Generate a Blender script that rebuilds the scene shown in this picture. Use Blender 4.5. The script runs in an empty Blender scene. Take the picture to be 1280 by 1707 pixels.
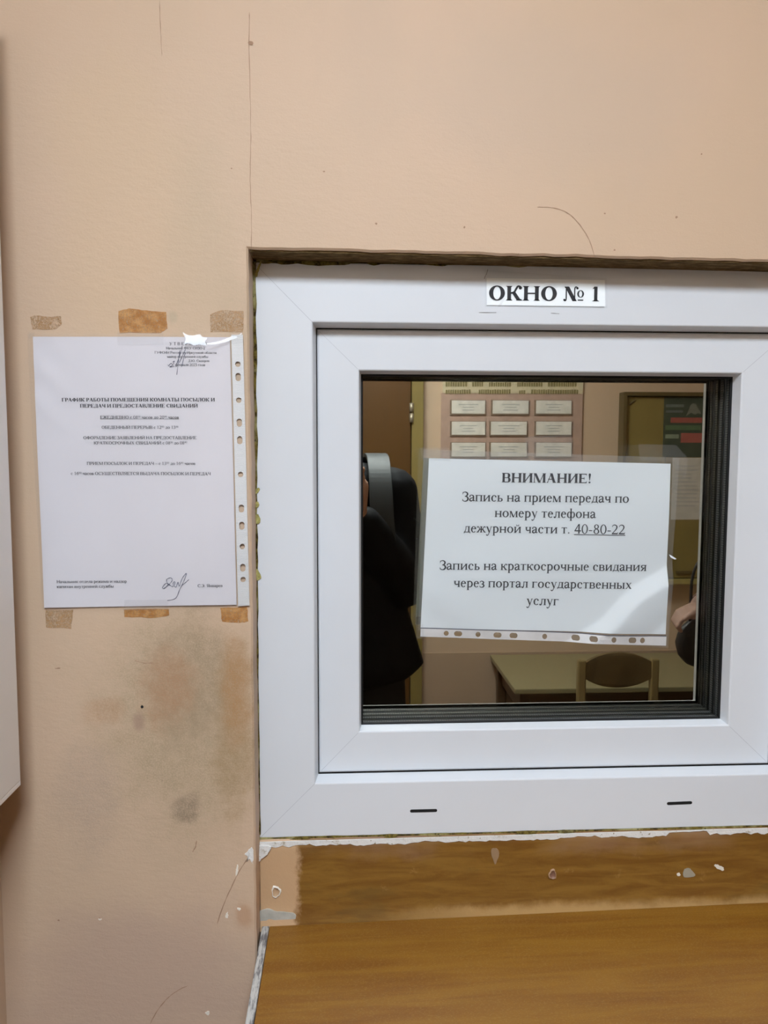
import bpy, bmesh, math, random
from mathutils import Vector, Matrix, noise
random.seed(7)
SC = bpy.context.scene
COL = SC.collection
V = Vector

# ---------------------------------------------------------------- camera, world, light, exposure
F_PX, CAM_D, CAM_Z = 1250.0, 0.8318, 1.5
YAW, PITCH, ROLL = 0.0520, 0.07778, -0.00177
_f = V((math.sin(YAW)*math.cos(PITCH), math.cos(YAW)*math.cos(PITCH), -math.sin(PITCH)))
_r = V((math.cos(YAW), -math.sin(YAW), 0)); _d = _f.cross(_r)
RGT = _r*math.cos(ROLL)+_d*math.sin(ROLL); DWN = -_r*math.sin(ROLL)+_d*math.cos(ROLL); FWD = _f
EYE = V((0, -CAM_D, CAM_Z))
cd = bpy.data.cameras.new('camera'); cam = bpy.data.objects.new('camera', cd); COL.objects.link(cam)
cd.sensor_fit = 'HORIZONTAL'; cd.sensor_width = 36; cd.lens = 36*F_PX/1280; cd.clip_start = .02
m3 = Matrix((RGT, -DWN, -FWD)).transposed(); cam.matrix_world = Matrix.Translation(EYE) @ m3.to_4x4()
SC.camera = cam
wd = bpy.data.worlds.new('world'); SC.world = wd; wd.use_nodes = True
wd.node_tree.nodes['Background'].inputs[0].default_value = (.8, .85, 1, 1); wd.node_tree.nodes['Background'].inputs[1].default_value = .05
SC.view_settings.view_transform = 'Standard'; SC.view_settings.look = 'None'
SC.cycles.transparent_max_bounces = 32; SC.cycles.max_bounces = 14
SC.view_settings.exposure = 0.0; SC.view_settings.gamma = 1; SC.view_settings.use_curve_mapping = False
LAMP_POWER = 43.0                       # radiance of the ceiling lamp diffusers
LAMP_COL = (1.0, 1.13, 1.28)
LAMPS = [(0.06, -1.55)]

def at(px, py, y):
    """point of the plane Y=y seen at photograph pixel px,py (used for measuring)"""
    d = RGT*((px-640)/F_PX)+DWN*((py-853.5)/F_PX)+FWD
    return EYE+d*((y-EYE.y)/d.y)
MIR = .1085                             # depth of the mirrored pane
def refl(px, py, y):
    """room point at depth Y=y (negative) that the mirrored pane shows at pixel px,py"""
    p = at(px, py, 2*MIR-y); return V((p.x, y, p.z))

# ---------------------------------------------------------------- materials
def srgb(r, g, b): return tuple(((c/255)/12.92 if c/255 <= .04045 else ((c/255+.055)/1.055)**2.4) for c in (r, g, b))+(1,)
class NT:
    def __init__(s, name):
        s.m = bpy.data.materials.new(name); s.m.use_nodes = True; s.t = s.m.node_tree; s.t.nodes.clear()
        s.out = s.n('ShaderNodeOutputMaterial')
    def n(s, typ, **kw):
        n = s.t.nodes.new(typ)
        for k, v in kw.items(): setattr(n, k, v)
        return n
    def put(s, sock, v):
        if hasattr(v, 'links') or isinstance(v, bpy.types.NodeSocket): s.t.links.new(v, sock)
        else: sock.default_value = v
    def coord(s): return s.n('ShaderNodeTexCoord').outputs['Object']
    def scaled(s, sc, loc=(0, 0, 0), rot=(0, 0, 0)):
        m = s.n('ShaderNodeMapping'); s.put(m.inputs[0], s.coord()); m.inputs['Scale'].default_value = sc; m.inputs['Location'].default_value = loc; m.inputs['Rotation'].default_value = rot
        return m.outputs[0]
    def noise(s, scale, detail=4, rough=.55, vec=None, dist=0):
        n = s.n('ShaderNodeTexNoise'); s.put(n.inputs['Vector'], vec if vec else s.coord())
        n.inputs['Scale'].default_value = scale; n.inputs['Detail'].default_value = detail; n.inputs['Roughness'].default_value = rough; n.inputs['Distortion'].default_value = dist
        return n.outputs['Fac']
    def math(s, op, a, b=0, clamp=False):
        n = s.n('ShaderNodeMath', operation=op, use_clamp=clamp); s.put(n.inputs[0], a); s.put(n.inputs[1], b); return n.outputs[0]
    def step(s, v, a, b, to0=0., to1=1.):
        n = s.n('ShaderNodeMapRange', interpolation_type='SMOOTHSTEP'); s.put(n.inputs[0], v)
        n.inputs[1].default_value = a; n.inputs[2].default_value = b; n.inputs[3].default_value = to0; n.inputs[4].default_value = to1
        return n.outputs[0]
    def mix(s, fac, a, b, blend='MIX'):
        n = s.n('ShaderNodeMix', data_type='RGBA', blend_type=blend); s.put(n.inputs[0], fac); s.put(n.inputs[6], a); s.put(n.inputs[7], b); return n.outputs[2]
    def bump(s, h, strength, dist=.001):
        n = s.n('ShaderNodeBump'); s.put(n.inputs['Height'], h); n.inputs['Strength'].default_value = strength; n.inputs['Distance'].default_value = dist; return n.outputs[0]
    def bsdf(s, col, rough=.5, spec=.5, normal=None, metal=0, coat=0):
        b = s.n('ShaderNodeBsdfPrincipled'); s.put(b.inputs['Base Color'], col); s.put(b.inputs['Roughness'], rough); b.inputs['Specular IOR Level'].default_value = spec
        b.inputs['Metallic'].default_value = metal; b.inputs['Coat Weight'].default_value = coat; b.inputs['Coat Roughness'].default_value = .1
        if normal: s.put(b.inputs['Normal'], normal)
        return b.outputs[0]
    def done(s, sh): s.put(s.out.inputs[0], sh); return s.m
def plain(name, col, rough=.5, spec=.5, var=.08, vs=30, bump=0, bs=300, metal=0, coat=0):
    t = NT(name); c = t.mix(t.step(t.noise(vs), .3, .7), tuple(x*(1-var) for x in col[:3])+(1,), tuple(min(1, x*(1+var)) for x in col[:3])+(1,))
    return t.done(t.bsdf(c, rough, spec, t.bump(t.noise(bs, 3), bump) if bump else None, metal, coat))
def streaky(name, a, b, c, scale, rough=.45, coat=0, along='X', bump=.1, spec=.5):
    """wood-like streaks running along one axis"""
    t = NT(name); sv = {'X': (1, 14, 14), 'Z': (14, 14, 1), 'Y': (14, 1, 14)}[along]
    v = t.scaled(tuple(x*scale for x in sv)); n1 = t.noise(1.2, 6, .6, v, .4); n2 = t.noise(5, 4, .6, v)
    col = t.mix(t.step(n1, .3, .7), a, b); col = t.mix(t.math('MULTIPLY', t.step(n2, .5, .75), .55), col, c)
    return t.done(t.bsdf(col, rough, spec, t.bump(n2, bump), 0, coat))

def wall_material(name, base, blots, seed=0):
    t = NT(name); o = t.coord(); sep = t.n('ShaderNodeSeparateXYZ'); t.put(sep.inputs[0], o)
    big = t.noise(3.2, 3, .5, t.scaled((1, 1, 1), (seed, 0, seed))); mid = t.noise(22, 5, .6); fine = t.noise(420, 3, .6)
    col = t.mix(t.step(big, .3, .7), base, tuple(x*y for x, y in zip(base, (.95, .965, .95)))+(1,) if len(base) == 3 else (base[0]*.955, base[1]*.97, base[2]*.955, 1))
    col = t.mix(t.math('MULTIPLY', t.step(mid, .5, .8), .16), col, (base[0]*.86, base[1]*.85, base[2]*.84, 1))
    for (cx, cz, rx, rz, c, k, ns, speck) in blots:
        dx = t.math('DIVIDE', t.math('SUBTRACT', sep.outputs[0], cx), rx); dz = t.math('DIVIDE', t.math('SUBTRACT', sep.outputs[2], cz), rz)
        d = t.math('SQRT', t.math('ADD', t.math('MULTIPLY', dx, dx), t.math('MULTIPLY', dz, dz)))
        d = t.math('ADD', d, t.math('MULTIPLY', t.math('SUBTRACT', t.noise(ns, 6, .7), .5), 2.1))
        f = t.step(d, .30, 1.15, k, 0.)
        if speck: f = t.math('MULTIPLY', f, t.math('MULTIPLY', t.step(t.noise(speck*2.4, 4, .8), .36, .60, .42, 1.2), t.step(t.noise(75, 4, .7), .35, .65, .75, 1.1)))
        col = t.mix(f, col, c)
    sp = t.step(t.noise(95, 2, .5, t.scaled((1, 1, 1), (3, 5, 1))), .76, .80); col = t.mix(t.math('MULTIPLY', sp, .35), col, (.22, .15, .1, 1))
    h = t.math('ADD', t.math('MULTIPLY', fine, .35), t.math('MULTIPLY', t.noise(70, 4, .6, t.scaled((1, 1, 2.2))), .8))
    return t.done(t.bsdf(col, .55, .35, t.bump(h, .35, .0012)))

# ---------------------------------------------------------------- mesh helpers
def link(name, me, mat, parent=None, smooth=False):
    o = bpy.data.objects.new(name, me); COL.objects.link(o)
    for m in (mat if isinstance(mat, (list, tuple)) else [mat]): me.materials.append(m)
    if parent is not None:              # part meshes keep world coordinates
        o.parent = parent
        if parent.type == 'EMPTY': o.matrix_parent_inverse = Matrix.Translation(parent.location).inverted()
    if smooth:
        for p in me.polygons: p.use_smooth = True
    return o
def raw(name, vs, fs, mat, parent=None, smooth=False, mi=None):
    me = bpy.data.meshes.new(name); me.from_pydata([tuple(v) for v in vs], [], [tuple(f) for f in fs]); me.update()
    o = link(name, me, mat, parent, smooth)
    if mi:
        for p, k in zip(me.polygons, mi): p.material_index = k
    return o
class MB:
    def __init__(s): s.v = []; s.f = []; s.k = []
    def add(s, vs, fs, k=0):
        n = len(s.v); s.v += [V(v) for v in vs]; s.f += [tuple(i+n for i in f) for f in fs]; s.k += [k]*len(fs); return s
    def box(s, a, b, k=0):
        x0, y0, z0 = a; x1, y1, z1 = b
        return s.add([(x0, y0, z0), (x1, y0, z0), (x1, y1, z0), (x0, y1, z0), (x0, y0, z1), (x1, y0, z1), (x1, y1, z1), (x0, y1, z1)],
                     [(0, 3, 2, 1), (4, 5, 6, 7), (0, 1, 5, 4), (1, 2, 6, 5), (2, 3, 7, 6), (3, 0, 4, 7)], k)
    def tube(s, pts, rad, n=10, k=0, cap=True):
        pts = [V(p) for p in pts]; rad = rad if isinstance(rad, (list, tuple)) else [rad]*len(pts); vs = []; fs = []; u = None
        for i, p in enumerate(pts):
            d = (pts[min(i+1, len(pts)-1)]-pts[max(i-1, 0)]).normalized()
            if u is None: u = d.orthogonal().normalized()
            u = (u-d*u.dot(d)).normalized(); w = d.cross(u)
            for j in range(n):
                a = 2*math.pi*j/n; vs.append(p+(u*math.cos(a)+w*math.sin(a))*rad[i])
        for i in range(len(pts)-1):
            for j in range(n): fs.append((i*n+j, i*n+(j+1) % n, (i+1)*n+(j+1) % n, (i+1)*n+j))
        if cap: fs += [tuple(range(n))[::-1], tuple(range((len(pts)-1)*n, len(pts)*n))]
        return s.add(vs, fs, k)
    def build(s, name, mat, parent=None, smooth=False, bevel=0, seg=2):
        o = raw(name, s.v, s.f, mat, parent, smooth, s.k if any(s.k) else None)
        if bevel:
            m = o.modifiers.new('bevel', 'BEVEL'); m.width = bevel; m.segments = seg; m.limit_method = 'ANGLE'; m.angle_limit = .6
        return o
def spline(pts, sub=6, closed=False):
    pts = [V(p) for p in pts]; n = len(pts); o = []
    for i in range(n if closed else n-1):
        g = (lambda j: pts[j % n]) if closed else (lambda j: pts[min(max(j, 0), n-1)])
        a, b, c, d = g(i-1), g(i), g(i+1), g(i+2)
        for k in range(sub):
            t = k/sub; o.append(.5*(2*b+(c-a)*t+(2*a-5*b+4*c-d)*t*t+(3*b-a-3*c+d)*t**3))
    if not closed: o.append(pts[-1])
    return o
def thing(name, label, cat, loc=(0, 0, 0), group=None):
    o = bpy.data.objects.new(name, None); COL.objects.link(o); o.location = loc; o.empty_display_size = .05
    return tag(o, label, cat, group)
def tag(o, label, cat, group=None, kind=None):
    o['label'] = label; o['category'] = cat
    if group: o['group'] = group
    if kind: o['kind'] = kind
    return o
def struct(o): o['kind'] = 'structure'; return o
def sweep_frame(L, R, B, T, prof):
    """mitred rectangular frame: prof = [(inset, depth y)...] -> verts, faces"""
    vs = []; n = len(prof)
    for cx, cz, sx, sz in ((L, B, 1, 1), (R, B, -1, 1), (R, T, -1, -1), (L, T, 1, -1)):
        for i, y in prof: vs.append((cx+sx*i, y, cz+sz*i))
    fs = []
    for c in range(4):
        e = (c+1) % 4
        for i in range(n-1): fs.append((c*n+i, e*n+i, e*n+i+1, c*n+i+1))
    return vs, fs
def ribbon(mb, pts, ws, off=0., k=0):
    """flat strip in the XZ plane (facing the room) along points"""
    pts = [V(p) for p in pts]; vs = []
    for i, p in enumerate(pts):
        d = pts[min(i+1, len(pts)-1)]-pts[max(i-1, 0)]; nrm = V((-d.z, 0, d.x)).normalized()
        w = ws[i] if isinstance(ws, (list, tuple)) else ws
        vs += [p+nrm*w/2+V((0, -off, 0)), p-nrm*w/2+V((0, -off, 0))]
    mb.add(vs, [(2*i, 2*i+1, 2*i+3, 2*i+2) for i in range(len(pts)-1)], k)
# ---------------------------------------------------------------- a small serif alphabet, drawn in code
class Pen:
    """collects convex quads / strips in font units (1000 per em)"""
    def __init__(s, bold, small):
        s.P = []; s.small = small
        s.H = 450 if small else 662
        if bold: s.S, s.T, s.e = (150, 52, 48) if small else (166, 54, 52)
        else:    s.S, s.T, s.e = (102, 48, 46) if small else (114, 50, 54)
        s.t = 24 if not bold else 28
    def quad(s, *p): s.P.append(list(p))
    def bar(s, x0, x1, y0, y1): s.quad((x0, y0), (x1, y0), (x1, y1), (x0, y1))
    def foot(s, x0, x1, y, d, e=None):
        """serif under a stem x0..x1 at height y; d=+1 foot, -1 head"""
        e = s.e if e is None else e; t = s.t*d
        s.quad((x0-e, y), (x1+e, y), (x1+e, y+t*.7), (x0-e, y+t*.7))
        s.quad((x0-e, y+t*.7), (x1+e, y+t*.7), (x1+e*.35, y+t*1.15), (x0-e*.35, y+t*1.15))
        s.quad((x0-e*.35, y+t*1.15), (x1+e*.35, y+t*1.15), (x1, y+t*2.4), (x0, y+t*2.4))
    def stem(s, x, y0=0, y1=None, w=None, top=True, bot=True):
        y1 = s.H if y1 is None else y1; w = s.S if w is None else w
        s.bar(x, x+w, y0, y1)
        if bot: s.foot(x, x+w, y0, 1)
        if top: s.foot(x, x+w, y1, -1)
        return x+w
    def ring(s, cx, cy, rx, ry, tx, ty, a0=0, a1=360):
        n = max(6, int(abs(a1-a0)/11)); o = []
        for i in range(n+1):
            a = math.radians(a0+(a1-a0)*i/n); c, d = math.cos(a), math.sin(a)
            o.append(((cx+rx*c, cy+ry*d), (cx+(rx-tx)*c, cy+(ry-ty)*d)))
        for (a, b), (c, d) in zip(o, o[1:]): s.quad(a, c, d, b)
    def bowl(s, x0, xr, y0, y1, flip=False):
        ry = (y1-y0)/2; rx = min(ry*1.08, (xr-x0)*.72); xc = xr-rx
        k0 = len(s.P)
        s.bar(x0, xc, y1-s.T, y1); s.bar(x0, xc, y0, y0+s.T)
        s.ring(xc, (y0+y1)/2, rx, ry, s.S*1.04, s.T, -90, 90)
        if flip is not False:
            for q in s.P[k0:]: q[:] = [(2*flip-x, y) for x, y in q]
    def diag(s, xa, ya, xb, yb, w):
        s.quad((xa-w/2, ya), (xa+w/2, ya), (xb+w/2, yb), (xb-w/2, yb))
    def ball(s, x, y, r): s.P.append([(x+r*math.cos(k*math.pi/6), y+r*math.sin(k*math.pi/6)) for k in range(12)])
    def path(s, pts, ws):
        """smooth variable-width stroke"""
        n = len(pts); o = []
        for i in range(n-1):
            p0, p1, p2, p3 = pts[max(i-1, 0)], pts[i], pts[i+1], pts[min(i+2, n-1)]
            for k in range(6):
                t = k/6
                o.append(tuple(.5*(2*p1[j]+(p2[j]-p0[j])*t+(2*p0[j]-5*p1[j]+4*p2[j]-p3[j])*t*t+(3*p1[j]-p0[j]-3*p2[j]+p3[j])*t**3) for j in (0, 1))+(ws[i]+(ws[i+1]-ws[i])*t,))
        o.append((*pts[-1], ws[-1])); e = []
        for i, (x, y, w) in enumerate(o):
            a, b = o[max(i-1, 0)], o[min(i+1, len(o)-1)]; dx, dy = b[0]-a[0], b[1]-a[1]; L = math.hypot(dx, dy) or 1
            e.append(((x-dy/L*w/2, y+dx/L*w/2), (x+dy/L*w/2, y-dx/L*w/2)))
        for (a, b), (c, d) in zip(e, e[1:]): s.quad(a, c, d, b)
    def drop(s, x, y, d, h, side):
        """vertical beak at the end of an arm; d=-1 hangs down, +1 stands up; side=+1 right end"""
        s.quad((x, y), (x-side*s.T*.9, y), (x-side*s.T*.25, y+d*h), (x, y+d*h))
        s.quad((x-side*s.T*.9, y), (x-side*s.T*3.2, y), (x-side*s.T*2.2, y+d*s.T), (x-side*s.T*.7, y+d*h*.55))

def glyph(ch, bold):
    """-> (polygons, advance width)"""
    low = ch.islower(); c = ch.upper() if low else ch
    g = Pen(bold, low); H, S, T, e = g.H, g.S, g.T, g.e
    k = (H/662)*(1.1 if low else 1); m = e+16; bx = (1.06 if bold else 1)
    W = lambda w: w*bx*k
    dh = H*.22
    if ch == ' ': return [], 250
    if ch in '.': g.ball(110, 48, 52 if not bold else 70); return g.P, 225 if not bold else 250
    if ch == ',': g.ball(110, 48, 50); g.path([(140, 40), (125, -40), (70, -110)], [60, 40, 10]); return g.P, 225
    if ch == '-': g.bar(40, 285, 194, 257); return g.P, 333
    if ch == '–': g.bar(0, 500, 215, 250); return g.P, 500
    if ch == '!':
        x = 167; w = 62 if not bold else 82
        g.ball(x, 52, 54 if not bold else 68); g.quad((x-14, 180), (x+14, 180), (x+w, 600), (x-w, 600)); g.ball(x, 610, w); return g.P, 333
    if ch in '«»':
        for o in (0, 150):
            if ch == '«': g.path([(190+o, 380), (70+o, 230), (190+o, 80)], [20, 40, 20])
            else: g.path([(70+o, 380), (190+o, 230), (70+o, 80)], [20, 40, 20])
        return g.P, 440
    if ch == '№':
        N, w = 640, S*.95
        g.path([(30, 55), (60, 10), (110, 25), (130, 120), (130, 400), (130, 640)], [40, 46, 40, T, T, T]); g.ball(52, 52, 50)
        g.diag(160, H, 500, 0, S*1.12); g.foot(70, 150, H, -1, 20)
        g.path([(500, 0), (500, 300), (500, 540), (530, 640), (590, 640), (625, 595)], [T, T, T, T+6, 46, 46]); g.ball(615, 590, 52)
        g.ring(760, 330, 150, 170, 78 if bold else 54, 30); g.bar(640, 880, 20, 72)
        return g.P, 930
    if ch.isdigit():
        s = 72 if not bold else 118; t = 46; r = 500; hh = 676
        if ch == '0': g.ring(250, 331, 226, 345, s*1.25, t)
        elif ch == '1':
            g.bar(250-s*.62, 250+s*.62, 0, hh); g.foot(250-s*.62, 250+s*.62, 0, 1, 80)
            g.quad((250-s*.62, hh), (250, hh), (250-s*.62, hh-90), (110, hh-118)); g.quad((110, hh-92), (250, hh), (250, hh-40), (112, hh-118))
        elif ch == '2':
            g.path([(45, 500), (80, 600), (190, 655), (330, 610), (375, 500), (330, 360), (200, 200), (70, 50)], [22, t, t+14, s, s*1.3, s, t+8, t])
            g.bar(32, 440, 0, s*1.05+8); g.quad((440, 0), (400, s), (455, 140), (475, 140))
        elif ch == '3':
            g.path([(50, 520), (100, 620), (210, 655), (325, 610), (360, 510), (310, 400), (190, 345)], [22, t, t+10, s, s*1.2, s*.8, t])
            g.path([(190, 355), (320, 320), (405, 210), (370, 80), (230, 5), (110, 10), (55, 60)], [t, s*.9, s*1.35, s*1.1, t+6, t+14, 62]); g.ball(80, 50, 46)
        elif ch == '4':
            w = s*1.35; g.bar(290, 290+w, 0, hh); g.bar(20, 475, 160, 160+s*1.1)
            g.diag(40, 180, 320, hh, t*1.5)
        elif ch == '5':
            g.bar(140, 420, hh-s*1.15, hh); g.diag(100, 400, 155, hh, t*1.2); g.quad((420, hh), (380, hh-s), (430, hh+30), (440, hh+30))
            g.path([(95, 400), (230, 415), (350, 350), (390, 220), (340, 80), (220, 10), (110, 15), (55, 60)], [t, s*1.1, s*1.3, s*1.45, s*1.2, t+6, t+14, 60]); g.ball(80, 50, 46)
        elif ch == '6':
            g.ring(260, 215, 215, 230, s*1.3, t)
            g.path([(430, 665), (280, 600), (150, 470), (90, 330), (85, 210)], [22, t*1.4, s, s*1.3, s*1.3])
        elif ch == '8':
            g.ring(248, 505, 170, 168, s*1.15, t); g.ring(252, 175, 205, 188, s*1.3, t)
            g.diag(170, 420, 330, 300, s*1.2)
        elif ch == '7':
            g.bar(40, 455, hh-s*1.2, hh); g.diag(200, 0, 420, hh-20, s); g.quad((40, hh), (70, hh-s), (35, hh-150), (20, hh-150))
        elif ch == '9':
            g.ring(240, 450, 215, 225, s*1.3, t); g.path([(70, 0), (220, 70), (350, 200), (410, 340), (415, 450)], [22, t*1.4, s, s*1.3, s*1.3])
        return g.P, r
    # lowercase letters with shapes of their own
    if ch == 'а':
        s = S; x = 275 if not bold else 285
        g.path([(62, 335), (95, 420), (190, 446), (x+s*.3, 400), (x+s/2, 310), (x+s/2, 110), (x+s*.75, 40), (x+s+75, 62)], [60 if not bold else 90, t_(T, 1.2), T*1.2, s*.8, s, s, s*.8, 22])
        g.ball(78, 345, 46 if not bold else 62)
        g.path([(x+s*.4, 270), (180, 225), (85, 165), (85, 70), (150, 22), (230, 40), (x+10, 95)], [T, T*1.3, s*.85, s*1.05, s*.8, T*1.5, T*1.2])
        return g.P, 444*(1 if not bold else 1.12)
    if ch == 'б':
        g.ring(250, 220, 222, 232, S*1.1, T)
        g.path([(66, 200), (70, 390), (130, 540), (250, 600), (370, 610), (430, 660), (440, 690)], [S*1.1, S*.95, S*.8, S*.75, S*.8, 40, 16])
        return g.P, 505
    if ch == 'е':
        g.ring(225, 222, 196, 236, S*1.05, T, 8, 318); g.bar(55, 405, 248, 248+T); g.ring(225, 240, 190, 216, S*.95, T, 0, 60)
        return g.P, 444*bx
    if ch == 'р':
        w = S; g.bar(70, 70+w, -217, H-5); g.foot(70, 70+w, -217, 1); g.quad((70, H), (70+w, H+12), (70+w, H-50), (10, H-45)); g.quad((10, H-22), (70+w, H+12), (70+w, H-30), (10, H-45))
        g.path([(70+w*.5, 350), (190, 420), (270, 430)], [T, T*1.4, T*1.8])
        g.ring(268, 222, 200 if not bold else 218, 236, S*1.1, T*1.3, -120, 110); g.path([(70+w*.5, 80), (130, 20), (200, 6)], [T, T*1.1, T])
        return g.P, 500*bx
    if ch == 'у':
        g.diag(90, H, 270, 20, S*1.05); g.diag(400, H, 268, 20, T); g.foot(55, 125, H, -1, 45); g.foot(385, 415, H, -1, 48)
        g.path([(275, 60), (230, -60), (180, -165), (110, -200), (60, -175)], [T*1.6, T, T*1.2, S*.7, 60]); g.ball(65, -168, 42)
        return g.P, 480*bx
    if ch == 'ф':
        w = S; c0 = 325; g.bar(c0-w/2, c0+w/2, -217, 683); g.foot(c0-w/2, c0+w/2, -217, 1); g.quad((c0-w/2, 683), (c0+w/2, 690), (c0+w/2, 640), (c0-w/2-55, 645))
        for sg in (-1, 1): g.ring(c0+sg*125, 222, 172, 236, S*1.02, T) if sg > 0 else g.ring(c0-125, 222, 172, 236, S*1.02, T)
        return g.P, 650*bx
    # shapes shared by capitals and small letters
    if c == 'А':
        w = W(700); a = w*.47
        g.diag(m+20, 0, a, H, T); g.diag(w-m-S*.55, 0, a, H+8, S*1.12); g.bar(m+60*k, w-m-S, H*.34, H*.34+T)
        g.foot(m+8, m+32, 0, 1); g.foot(w-m-S*1.1, w-m, 0, 1, e*.75)
    elif c == 'Б':
        w = W(590); g.stem(m, ); g.bar(m, w-m, H-T, H); g.drop(w-m, H, -1, dh, 1); g.bowl(m+S, w-m*.5, 0, H*.56)
    elif c == 'В':
        w = W(640 if not low else 650); g.stem(m); g.bowl(m+S*.6, w-m*.95, H*.5-T/2, H); g.bowl(m+S*.6, w-m*.45, 0, H*.5+T/2)
    elif c == 'Г':
        w = W(575); g.stem(m); g.bar(m, w-m*.5, H-T, H); g.drop(w-m*.5, H, -1, dh, 1)
    elif c == 'Д':
        w = W(690); g.bar(W(200), w-m, H-T*.8, H); g.stem(w-m-S-e*.4, 0, H, bot=False)
        g.path([(W(240), H), (W(225), H*.6), (W(170), H*.25), (W(90), 10)], [T*1.1, T*1.1, T*1.2, T]); g.bar(30, w-22, 0, T*1.1)
        for x, sd in ((30, -1), (w-22, 1)): g.quad((x, T), (x-sd*T*2, T), (x-sd*T*.2, -H*.2), (x, -H*.2))
    elif c == 'Е':
        w = W(610); g.stem(m); g.bar(m, w-m*.7, H-T, H); g.bar(m, w-m*.5, 0, T); g.bar(m+S, w*.68, H*.5-T/2, H*.5+T/2)
        g.drop(w-m*.7, H, -1, dh, 1); g.drop(w-m*.5, 0, 1, dh*1.1, 1); g.bar(w*.68-T*.8, w*.68, H*.38, H*.62)
    elif c == 'Ж':
        w = W(900); g.stem(w/2-S/2)
        for sg in (-1, 1):
            g.path([(w/2+sg*S*.4, H*.5), (w/2+sg*w*.17, H*.6), (w/2+sg*w*.25, H*.86), (w/2+sg*w*.36, H*.97), (w/2+sg*w*.42, H*.88)], [T*1.3, T*1.4, S*.5, S*.5, S*.6])
            g.ball(w/2+sg*w*.41, H*.87, S*.42)
            g.diag(w/2+sg*w*.4, 0, w/2+sg*w*.14, H*.56, S*1.05); g.foot(w/2+sg*w*.4-S*.5, w/2+sg*w*.4+S*.5, 0, 1, e*.7)
    elif c == 'З':
        w = W(510); g.path([(w*.12, H*.75), (w*.2, H*.93), (w*.45, H), (w*.72, H*.92), (w*.8, H*.76), (w*.68, H*.58), (w*.42, H*.52)], [22, T, T*1.2, S*.8, S*1.05, S*.75, T])
        g.path([(w*.42, H*.53), (w*.72, H*.48), (w*.88, H*.27), (w*.75, H*.07), (w*.46, -4), (w*.2, H*.06), (w*.1, H*.24)], [T, S*.8, S*1.15, S*.9, T*1.2, T*1.1, 24])
        g.bar(w*.1, w*.14, H*.7, H); g.bar(w*.08, w*.12, 0, H*.26)
    elif c in 'ИЙ':
        w = W(740 if not low else 760); g.stem(m); g.stem(w-m-S); g.diag(m+S*.8, H*.1, w-m-S*.8, H*.9, T*1.6)
        if c == 'Й': g.path([(w*.34, H+150), (w*.4, H+85), (w*.5, H+68), (w*.6, H+85), (w*.66, H+150)], [60, 52, 34, 52, 60])
    elif c == 'К':
        w = W(690 if not low else 700); g.stem(m)
        g.path([(m+S*.8, H*.5), (w*.5, H*.58), (w*.62, H*.8), (w*.72, H*.97), (w*.86, H*.95), (w*.9, H*.86)], [T*1.4, T*1.5, S*.55, S*.5, S*.5, S*.6]); g.ball(w*.87, H*.87, S*.45)
        g.diag(w-m*.7-S*.6, 0, w*.46, H*.57, S*1.1); g.foot(w-m*.7-S*1.15, w-m*.7, 0, 1, e*.7)
    elif c == 'Л':
        w = W(690); g.stem(w-m-S); g.bar(W(205), w-m, H-T, H); g.bar(W(175), W(230), H-g.t*.7, H)
        g.path([(W(250), H), (W(240), H*.5), (W(205), H*.12), (W(130), -2), (W(70), H*.08)], [T*1.2, T*1.3, T*1.6, S*.6, S*.7]); g.ball(W(80), H*.1, S*.5)
    elif c == 'М':
        w = W(890 if not low else 880); g.stem(m, w=T); g.stem(w-m-S); g.diag(m+S*.45, H, w*.49, 0, S*1.1); g.diag(w-m-S*.7, H, w*.49, 0, T)
        g.bar(m-e, m+S*.6, H-g.t*.7, H)
    elif c == 'Н':
        w = W(735 if not low else 750); g.stem(m); g.stem(w-m-S); g.bar(m+S, w-m-S, H*.5-T*.6, H*.5+T*.6)
    elif c == 'П':
        w = W(735 if not low else 750); g.stem(m); g.stem(w-m-S); g.bar(m+S, w-m-S, H-T*1.1, H)
    elif c == 'О':
        w = W(720 if not low else 680); g.ring(w/2, H/2, w/2-34*k, H/2+14*k, S*1.12, T)
    elif c == 'Р':
        w = W(570); g.stem(m); g.bowl(m+S*.6, w-m*.4, H*.43, H)
    elif c == 'С':
        w = W(670 if not low else 610); g.ring(w*.54, H/2, w*.5-28*k, H/2+14*k, S*1.12, T, 38, 316)
        if low: g.ball(w*.8, H*.76, S*.52)
        else: g.quad((w-m*.75, H+8), (w-m*1.1, H+8), (w-m*.9, H*.68), (w-m*.75, H*.66)); g.path([(w*.8, H*.86), (w*.9, H*.72)], [T*2, T])
    elif c == 'Т':
        w = W(620 if not low else 610); g.stem(w/2-S/2, top=False); g.bar(m*.4, w-m*.4, H-T, H); g.drop(w-m*.4, H, -1, dh, 1); g.drop(m*.4, H, -1, dh, -1)
    elif c == 'У':
        w = W(700); g.diag(W(130), H, w*.54, H*.27, S*1.1); g.diag(w-W(110), H, w*.52, H*.2, T*1.1)
        g.path([(w*.55, H*.3), (w*.46, H*.1), (w*.34, 0), (w*.2, H*.06)], [T*1.6, T*1.3, S*.6, S*.7]); g.ball(w*.22, H*.08, S*.48)
        g.foot(W(90), W(170), H, -1); g.foot(w-W(125), w-W(95), H, -1)
    elif c == 'Ф':
        w = W(790); g.stem(w/2-S/2); g.ring(w/2, H*.52, w/2-40*k, H*.36, S*1.1, T)
    elif c == 'Х':
        w = W(715); g.diag(W(160), H, w-W(160), 0, S*1.12); g.diag(w-W(150), H, W(130), 0, T*1.1)
        g.foot(W(120), W(200), H, -1, e*.7); g.foot(w-W(200), w-W(120), 0, 1, e*.7); g.foot(w-W(165), w-W(135), H, -1, e); g.foot(W(115), W(145), 0, 1, e)
    elif c == 'Ч':
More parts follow.
